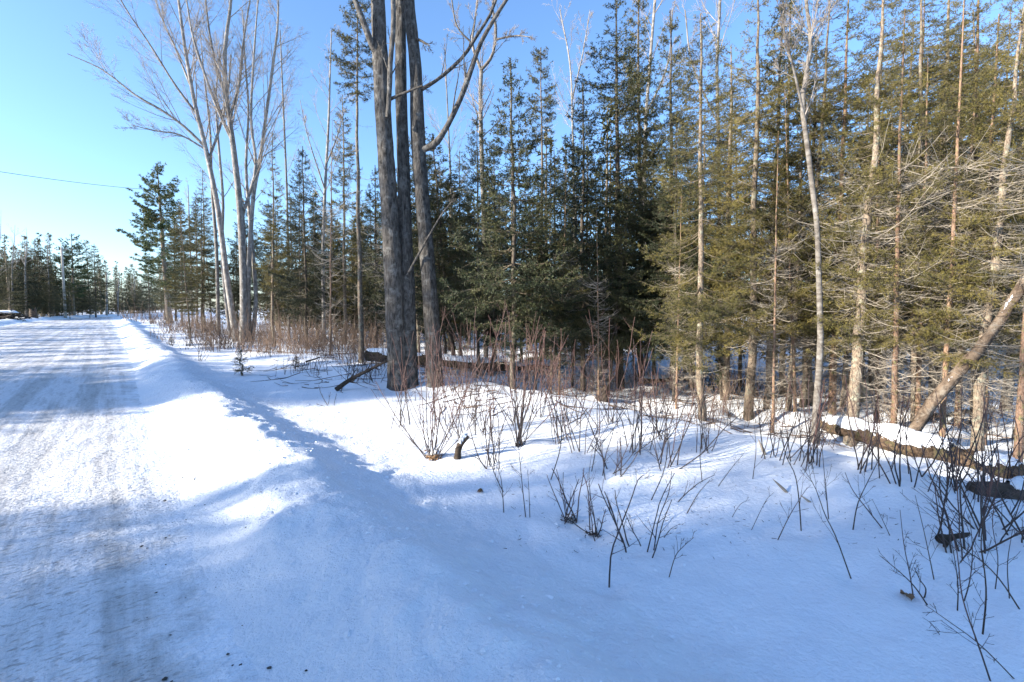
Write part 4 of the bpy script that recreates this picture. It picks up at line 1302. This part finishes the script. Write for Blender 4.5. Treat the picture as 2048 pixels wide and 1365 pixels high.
# dried curled leaf
def curled_leaf(px, py, size, label, seed):
    rng = np.random.default_rng(seed); b = hit(px, py)
    n = 9
    u = np.linspace(-1, 1, n); v = np.linspace(0, 1, 12)
    U, Vv = np.meshgrid(u, v, indexing='ij')
    w = np.sin(Vv * math.pi) ** .7 * (.5 + .08 * np.sin(Vv * 30))
    X = size * (Vv - .5); Yy = size * U * w * .8; Z = size * (.15 + .5 * (U * w) ** 2 + .18 * np.sin(Vv * 3)) + .004 * rng.normal(size=U.shape)
    top = np.stack([X, Yy, Z], -1).reshape(-1, 3); bot = top - (0, 0, .0015)
    idx = np.arange(n * 12).reshape(n, 12)
    a, bb, c, d = idx[:-1, :-1], idx[:-1, 1:], idx[1:, 1:], idx[1:, :-1]
    T = np.concatenate([np.stack([a, bb, c], -1).reshape(-1, 3), np.stack([a, c, d], -1).reshape(-1, 3)])
    g = G(); g.add(top, T); g.add(bot, T[:, ::-1])
    o = obj('dry_leaf', g, M_LEAF); o.location = b; o.rotation_euler = (.3, .2, rng.uniform(0, 6)); tag(o, label, 'leaf')


curled_leaf(1812, 1200, .085, 'curled brown dry leaf lying on snow at lower right', 1)
curled_leaf(960, 985, .06, 'small brown dry leaf in front of the red twig clump', 2)

# ------------------------------------------------------------------ shrubs and twigs
def shrub(px, py, n, hgt, spread, label, seed, red=True, thick=.0048, group='red dogwood shrubs on the verge', toward=0.0, twigs=6, name='dogwood_shrub', clump=.03, mt=None, snowy=False):
    rng = np.random.default_rng(seed)
    b = hit(px, py); s_, t_ = st(b[0], b[1])
    e = empty(name, Vector(b)); tag(e, label, 'shrub', group)
    for i in range(n):
        az = rng.uniform(0, 6.283); tilt = abs(rng.normal(0, spread)) + .04
        h = hgt * rng.uniform(.6, 1.1)
        d = np.array([math.cos(az) * math.sin(tilt) * 1.25, math.sin(az) * math.sin(tilt), math.cos(tilt)])
        p = np.array([rng.normal(0, clump), rng.normal(0, clump), -.04]); pts = [p]
        m = 9
        for k in range(1, m):
            d = nrm(d + np.array([0, 0, .05]) + rng.normal(0, .075, 3)); p = p + d * h / (m - 1); pts.append(p)
        P = np.array(pts)
        r0 = thick * rng.uniform(.75, 1.25)
        Rr = r0 * np.linspace(1.1, .55, m)
        g = G(); g.add(*tubes(P, Rr, 5))
        C, S = children(P[None], Rr[None], int(rng.integers(2, twigs + 2)), .2, .9, .34, 38, .12, rng, 5, .6, .06, .06, .4); g.add(*tubes(C, np.maximum(S, .0011), 4))
        C2, S2 = children(C, S, 1, .25, .9, .45, 36, .1, rng, 4, .7, .06, .04, .5); g.add(*tubes(C2, np.maximum(S2, .001), 3))
        obj('stem', g, mt or M_STEM, e)
    if snowy:
        g = G()
        k = 60
        q = 1.0 if snowy == 2 else .5
        c = rng.normal(0, 1, (k, 3)) * (.06 * q, .045 * q, .03 * q) + (0, 0, .02 * q)
        d = nrm(rng.normal(0, 1, (k, 3)) * (1, 1, .6)) * rng.uniform(.015, .045, (k, 1)) * q
        g.add(*tubes(np.stack([c - d, c + rng.normal(0, .006, c.shape), c + d], 1), np.tile(np.array([.003, .008, .002]) * q, (k, 1)), 4))
        obj('root_clump', g, M_LEAF if snowy == 2 else M_DARKWOOD, e)
        g = G(); snow_dome(g, np.array([.01, .03, .05 * q]), .06 * q, .045 * q, rng); obj('snow_cap', g, M_SNOWCAP, e)
    return e


SHR = [
    (868, 918, 13, 1.15, .45, 'red dogwood clump with fanned stems over a dead leaf clump', 2),
    (1036, 893, 12, 1.35, .30, 'red dogwood clump with upright stems from a snowy root stub', 1),
    (925, 880, 7, 1.25, .30, 'dogwood clump rising from the dark snow-topped stub', 0),
    (960, 868, 7, 1.35, .25, 'thin red dogwood clump between the stub and upright clump', 0),
    (1115, 885, 7, 1.1, .30, 'thin dogwood clump right of the upright clump', 0),
    (1170, 905, 6, .9, .30, 'small dogwood clump standing where the sunlight ends', 0),
    (1270, 905, 9, 1.0, .30, 'dark dogwood clump in the shaded snow before the mossy spruce', 0),
    (1330, 935, 7, .75, .35, 'low dark twig clump right of the dark dogwood clump', 0),
    (1215, 955, 6, .6, .4, 'low spreading twig clump in the shade', 0),
    (985, 935, 6, .75, .35, 'bent dark twig clump in front of the upright clump', 0),
    (890, 855, 4, 1.3, .34, 'tall red shoots in front of the third grey trunk', 0),
    (805, 850, 5, 1.1, .28, 'tall red shoots in front of the leftmost grey trunk', 0),
    (1025, 850, 4, 1.3, .34, 'tall red shoots in front of the narrow young spruce', 0),
    (1135, 850, 4, 1.1, .34, 'tall shoots in front of the dark narrow spruce', 0),
    (945, 840, 4, 1.3, .34, 'tall red shoots in front of the olive spruce', 0),
    (1075, 835, 4, 1.0, .34, 'dark thin shoots behind the upright clump', 0),
    (1215, 850, 7, 1.2, .3, 'dark thin shoots below the tallest dense spruce', 0),
    (1320, 880, 6, .8, .35, 'dark thin shoots below the mossy spruce', 0),
    (1420, 905, 6, .8, .35, 'dark thin shoots in the shade left of the reddish trunk', 0),
    (1560, 925, 8, .9, .25, 'upright dark shoots below the reddish trunk', 0),
    (1620, 930, 7, .9, .25, 'upright dark shoots in front of the pale birch foot', 0),
    (1740, 950, 7, .9, .28, 'upright dark shoots in front of the scaly trunk foot', 0),
    (1830, 975, 7, .9, .3, 'upright dark shoots in front of the rotting log', 0),
    (1930, 990, 9, .9, .35, 'tangled dark shoots in front of the rotting log end', 0),
    (2020, 985, 9, .95, .35, 'tangled dark shoots at the right edge by the wet log', 0),
    (1990, 1080, 8, .7, .35, 'dark twig clump beneath the bark chunk', 0),
    (1920, 1110, 6, .75, .35, 'dark twig clump left of the bark chunk', 0),
    (2060, 1060, 7, .8, .35, 'dark twig clump cut by the right edge above the wet snow', 0),
    (1140, 1045, 5, .42, .45, 'small snow-clogged twig stub low in the shade', 1),
    (1188, 1075, 4, .35, .4, 'second small twig stub just right of the first', 1),
    (1275, 1100, 5, .5, .45, 'sparse low twig tuft right of the small stubs', 0),
    (660, 812, 4, .4, .4, 'little weed clump on the shaded slope left of the grey trunks', 0),
    (600, 740, 6, .45, .5, 'dark low weed clump near the small spruce sapling', 0),
    (700, 765, 8, .7, .4, 'weed clump by the broken branch', 0),
    (745, 765, 8, .8, .4, 'weed clump left of the leftmost grey trunk', 0),
    (640, 705, 7, .7, .4, 'weed clump on the sunlit hummock', 0),
    (530, 715, 5, .6, .4, 'thin weed stalks right of the spruce sapling', 0),
    (400, 722, 6, .6, .3, 'thin weed stalks on the shaded slope by the road', 0),
    (340, 690, 8, .45, .6, 'dark weeds on the far part of the snow bank', 0),
    (372, 700, 7, .45, .6, 'dark weeds beside the far snow bank', 0),
    (310, 668, 8, .6, .6, 'dark weeds at the top of the far snow bank', 0),
    (420, 690, 7, .5, .5, 'dark weeds in front of the multi-stemmed tree', 0),
]
for i, (px, py, n, h, sp, lab, sn) in enumerate(SHR):
    far = py < 830
    shrub(px, py, int(n * 1.5) if not far else n, h * (1.3 if not far and px < 1400 else 1), sp, lab, 200 + i, snowy=sn, twigs=5 if not far else 4, thick=.0052 if not far else .0055, mt=M_STEM if not (far and px < 800) else M_DARKWOOD,
          clump=.035 if sn else .085, group='twig clumps on the verge')

# dark snow-topped stub between the clumps
p0 = hit(914, 918)
P = smoothpath(np.array([p0 - (0, 0, .03), at(918, 895, p0[1] + .03), at(935, 872, p0[1] + .06)]), 8)
log_thing('broken_stub', 'dark broken stub topped with snow among the red twigs', P, np.linspace(.045, .03, 8), M_DARKWOOD, snow=[(.45, 1.0, .05)], cat='stub', seed=15, sides=9)

# single twigs standing in the shaded snow: polylines in the picture, standing where their foot is
TW = [
    ([(1218, 1178), (1222, 1110), (1238, 1062), (1262, 1000), (1275, 962), (1288, 950)], 9, 'forked twig with a long bare foot low in the middle'),
    ([(1705, 1160), (1672, 1075), (1650, 1030), (1630, 975), (1605, 935)], 6, 'long slanting twig in the middle of the shaded snow'),
    ([(1603, 1065), (1598, 1000), (1590, 950), (1572, 912), (1560, 860)], 6, 'tall twig leaning left above the slanting twig'),
    ([(1552, 1083), (1575, 1040), (1592, 1010), (1615, 975)], 5, 'short twig crossing behind the tall leaning twig'),
    ([(1658, 1040), (1652, 980), (1648, 940), (1643, 880)], 5, 'upright thin twig between the leaning twigs'),
    ([(1705, 1063), (1715, 1010), (1735, 965), (1768, 900)], 6, 'twig leaning right beyond the long slanting twig'),
    ([(1770, 1058), (1735, 1020), (1705, 980), (1690, 945)], 6, 'dark twig slanting down to the right by the leaning twig'),
    ([(1965, 1270), (1972, 1200), (1970, 1150), (1962, 1090), (1968, 1030)], 8, 'thick curved twig standing over the lower right snow'),
    ([(1956, 1268), (1954, 1250), (1955, 1240)], 6, 'tiny stub beside the thick curved twig'),
    ([(1985, 1365), (1960, 1300), (1935, 1230), (1922, 1180), (1915, 1110), (1900, 1050)], 8, 'long twig reaching down to the bottom right corner'),
    ([(1915, 1225), (1916, 1170), (1908, 1110), (1900, 1070)], 6, 'upright twig in front of the bark chunk'),
    ([(1860, 1210), (1830, 1175), (1800, 1145), (1760, 1112)], 7, 'bent twig above the curled leaf'),
    ([(1828, 1195), (1820, 1150), (1808, 1090), (1800, 1020)], 6, 'slim twig rising beside the curled leaf'),
    ([(1845, 1200), (1852, 1180), (1840, 1160), (1828, 1135)], 7, 'crooked short twig right of the curled leaf'),
    ([(1870, 1160), (1858, 1110), (1845, 1050), (1830, 990)], 5, 'thin upright twig left of the bark chunk'),
    ([(1926, 1205), (1940, 1160), (1945, 1100), (1940, 1040)], 6, 'upright twig right of the bark chunk'),
    ([(2046, 1220), (2000, 1160), (1960, 1120), (1920, 1090), (1860, 1005)], 7, 'long bowed twig under the bark chunk'),
    ([(2040, 1360), (1960, 1290), (1900, 1245), (1850, 1210)], 6, 'low arching twig trailing to the bottom right corner'),
    ([(1885, 1268), (1865, 1250), (1845, 1235)], 4, 'short faint twig lying below the arching twig'),
    ([(1336, 1155), (1350, 1115), (1365, 1095), (1388, 1075)], 5, 'crooked lone twig right of the forked twig'),
    ([(1322, 1078), (1340, 1060), (1360, 1048)], 4, 'tiny lone twig above the crooked twig'),
    ([(1432, 975), (1462, 938), (1490, 905)], 4, 'thin twig leaning right over the shaded hollow'),
    ([(1350, 1005), (1375, 985), (1400, 965), (1430, 950)], 5, 'low twig spreading left of the thin leaning twig'),
    ([(1370, 1028), (1395, 990), (1420, 960)], 5, 'pair-like dark twig just below the spreading twig'),
    ([(1008, 1026), (1005, 985), (1000, 950), (985, 915)], 5, 'dark twig standing before the red clump at the shadow edge'),
    ([(1052, 1035), (1046, 985), (1040, 925), (1037, 890)], 5, 'straight dark twig below the upright clump'),
    ([(1060, 1036), (1058, 985), (1055, 940)], 4, 'straight short twig just right of the straight dark twig'),
    ([(1010, 985), (990, 950), (975, 900), (968, 850)], 5, 'leaning dark twig inside the bent clump'),
    ([(1100, 960), (1120, 900), (1125, 850), (1140, 800)], 5, 'tall thin twig at the end of the sunlit snow'),
    ([(1405, 965), (1400, 905), (1410, 850), (1405, 800)], 4, 'upright thin twig before the mossy spruce foot'),
    ([(1505, 960), (1512, 900), (1508, 850)], 4, 'thin twig below the reddish trunk'),
    ([(1300, 1000), (1325, 950), (1335, 900), (1330, 860)], 5, 'slim twig in the shade below the dark dogwood clump'),
    ([(1182, 1000), (1178, 950), (1185, 900)], 4, 'short twig in the shade below the small clump'),
    ([(1460, 1035), (1480, 1010), (1500, 1000)], 3, 'faint twig on the brightened snow patch'),
    ([(2028, 1312), (2040, 1322), (2052, 1330)], 8, 'dark scrap of twig at the bottom right edge'),
    ([(2020, 1200), (2015, 1130), (2025, 1060)], 5, 'thin upright twig near the right edge'),
    ([(1990, 1180), (1996, 1120), (1985, 1050), (1990, 1000)], 5, 'thin upright twig between the bark chunk and right edge'),
    ([(1785, 1075), (1765, 1040), (1745, 1000)], 4, 'thin slanting twig below the snowy hummock'),
    ([(1500, 1060), (1530, 1005), (1548, 985)], 3, 'faint slim twig beside the wood splinter'),
]
for i, (pts, w, lab) in enumerate(TW):
    b = hit(*pts[0]); rng = np.random.default_rng(500 + i)
    out = [b - np.array([0, 0, .03])]
    Y = b[1]
    tilt = rng.normal(0, .12)
    for j, (px, py) in enumerate(pts[1:]):
        out.append(at(px, py, Y + tilt * (j + 1) / len(pts)))
    P = smoothpath(np.array(out), 12)
    r0 = w / FPX * Y * .5 * .42
    stick('bare_twig', lab, P, r0 * np.linspace(1.05, .4, 12), M_STEM if i % 3 == 0 else M_DARKWOOD, 'twig', twigs=6 if len(pts) > 3 else 2, seed=600 + i, group='bare twigs in the shaded snow', ratio=.32)

# spruce saplings in the snow
for i, (px, py, h, lab) in enumerate(((484, 752, .62, 'small spruce sapling standing alone on the sunlit snow'), (590, 738, .30, 'tiny dark spruce seedling near the weed clump'),
                                     (345, 692, .34, 'tiny dark spruce seedling on the far snow bank'), (380, 694, .30, 'second tiny spruce seedling on the far snow bank'))):
    nm = 'sap%d' % i
    if 'sap' not in PR:
        PR['sap'] = Proto('sap', .62, conifer(40, .62, .012, .06, .26, 34, .8, -5, 35, .03, .008, 2, .018, .0035, twig_ratio=.45, lmin=.03, whorl=.06), needle=M_NEEDLE_D)
    place('sap', hit(px, py), height=h, rot=R_(), name='spruce_sapling', label=lab, wide=1.0)

# ------------------------------------------------------------------ brush along the forest edge, one mass
def brush(name, label, regions, seed, material):
    rng = np.random.default_rng(seed)
    g = G(); PP = []; RR = []
    for (x0, x1, Y0, Y1, n, h) in regions:
        nc = max(4, n // 9); ci = rng.integers(0, nc, n)
        px = rng.uniform(x0, x1, nc)[ci]; Y = rng.uniform(Y0, Y1, nc)[ci] + rng.normal(0, .22, n)
        x = (px - 1024) / FPX * Y + rng.normal(0, .22, n)
        z = terrain(x, Y)
        d = nrm(np.stack([rng.normal(0, .30, n), rng.normal(0, .30, n), np.ones(n)], -1))
        L = h * rng.uniform(.35, 1.1, n) * rng.uniform(.5, 1.3, nc)[ci]
        P = np.empty((n, 6, 3)); P[:, 0] = np.stack([x, Y, z - .03], -1)
        for k in range(1, 6):
            d = nrm(d + rng.normal(0, .10, d.shape)); P[:, k] = P[:, k - 1] + d * (L / 5)[:, None]
        PP.append(P); RR.append((rng.uniform(.0035, .007, n) * (Y / 10) ** .6)[:, None] * np.linspace(1.1, .4, 6)[None])
    P = np.concatenate(PP); Rr = np.concatenate(RR)
    g.add(*tubes(P, Rr, 3))
    C, S = children(P, Rr, 3, .25, .9, .34, 36, .2, rng, 3, .65, .06, .05, .5); g.add(*tubes(C, np.maximum(S, .0016), 3))
    o = obj(name, g, material); tag(o, label, kind='stuff')


brush('red_undergrowth', 'reddish bare brush along the forest edge left of the grey trunks', [(480, 770, 14.5, 20, 500, 1.3), (380, 760, 17, 26, 900, 1.5), (330, 430, 26, 40, 300, 1.8), (250, 330, 40, 60, 160, 2.0)], 5, M_BRUSH)
brush('brown_undergrowth', 'bare brown brush under the spruces in the middle', [(860, 1360, 8.8, 15, 520, 1.05), (1360, 2060, 6.6, 12, 650, 1.0), (560, 900, 11, 17, 320, .8), (300, 470, 20, 40, 260, .9)], 6, M_BRUSH)


def litter(name, label, n, regions, seed, material, lo, hi, rad):
    rng = np.random.default_rng(seed); PP = []
    for (x0, x1, Y0, Y1, w) in regions:
        m = int(n * w); px = rng.uniform(x0, x1, m); Y = rng.uniform(Y0, Y1, m); x = (px - 1024) / FPX * Y
        a = rng.uniform(0, 6.283, m); L = rng.uniform(lo, hi, m) * rng.uniform(.3, 1, m)
        P = np.empty((m, 4, 3))
        for k in range(4):
            u = k / 3 - .5
            bx = x + np.cos(a) * L * u + rng.normal(0, .02, m) * L; by = Y + np.sin(a) * L * u + rng.normal(0, .02, m) * L
            P[:, k] = np.stack([bx, by, terrain(bx, by) + rad * .6 + abs(rng.normal(0, .03, m)) * L * (k in (0, 3))], -1)
        PP.append(P)
    P = np.concatenate(PP); g = G()
    g.add(*tubes(P, rad * rng.uniform(.4, 1.2, (len(P), 1)) * np.array([[1.1, 1, .8, .4]]), 4))
    tag(obj(name, g, material), label, kind='stuff')


litter('fallen_twig_litter', 'fallen twigs and sticks lying on the snow under the trees', 650, [(860, 2060, 6.8, 14, .75), (520, 860, 9.5, 17, .25)], 31, M_BRUSH, .25, 1.3, .008)
litter('needle_litter', 'dark flecks of bark and needles on the snow below the spruces', 1200, [(1000, 2050, 3.2, 8, .8), (500, 1000, 6, 14, .2)], 32, M_DARKWOOD, .012, .05, .0022)

# grit on the road shoulder and clods on the bank
gr = np.random.default_rng(9)
pts = []; sz = []
for i in range(130):
    s_ = gr.uniform(.4, 5.5); t_ = gr.normal(.22, .25)
    if t_ > .9: continue
    x, y = xy(s_, t_); pts.append((x, y, max(gz(x, y), 0.0) + .004)); sz.append(gr.gamma(1.5, .0022) + .0015 if i % 60 else gr.uniform(.012, .02))
tag(lumps('grit', np.array(pts), np.array(sz), M_STONE, 3), 'dark grit scattered on the road shoulder', kind='stuff')
s_ = gr.uniform(.3, 22, 2600); t_ = np.where(gr.uniform(size=2600) < .6, gr.normal(1.15, .5, 2600), gr.uniform(.5, 3.0, 2600))
X = s_ * RS[0] + t_ * RN[0]; Y = s_ * RS[1] + t_ * RN[1]
ok = t_ > .5
X, Y = X[ok], Y[ok]
tag(lumps('snow_crumbs', np.stack([X, Y, terrain(X, Y)], -1), np.minimum(gr.gamma(1.5, .0045, len(X)) + .003, .022), M_SNOWCAP, 4), 'crumbs of ploughed snow on the bank beside the road', kind='stuff')
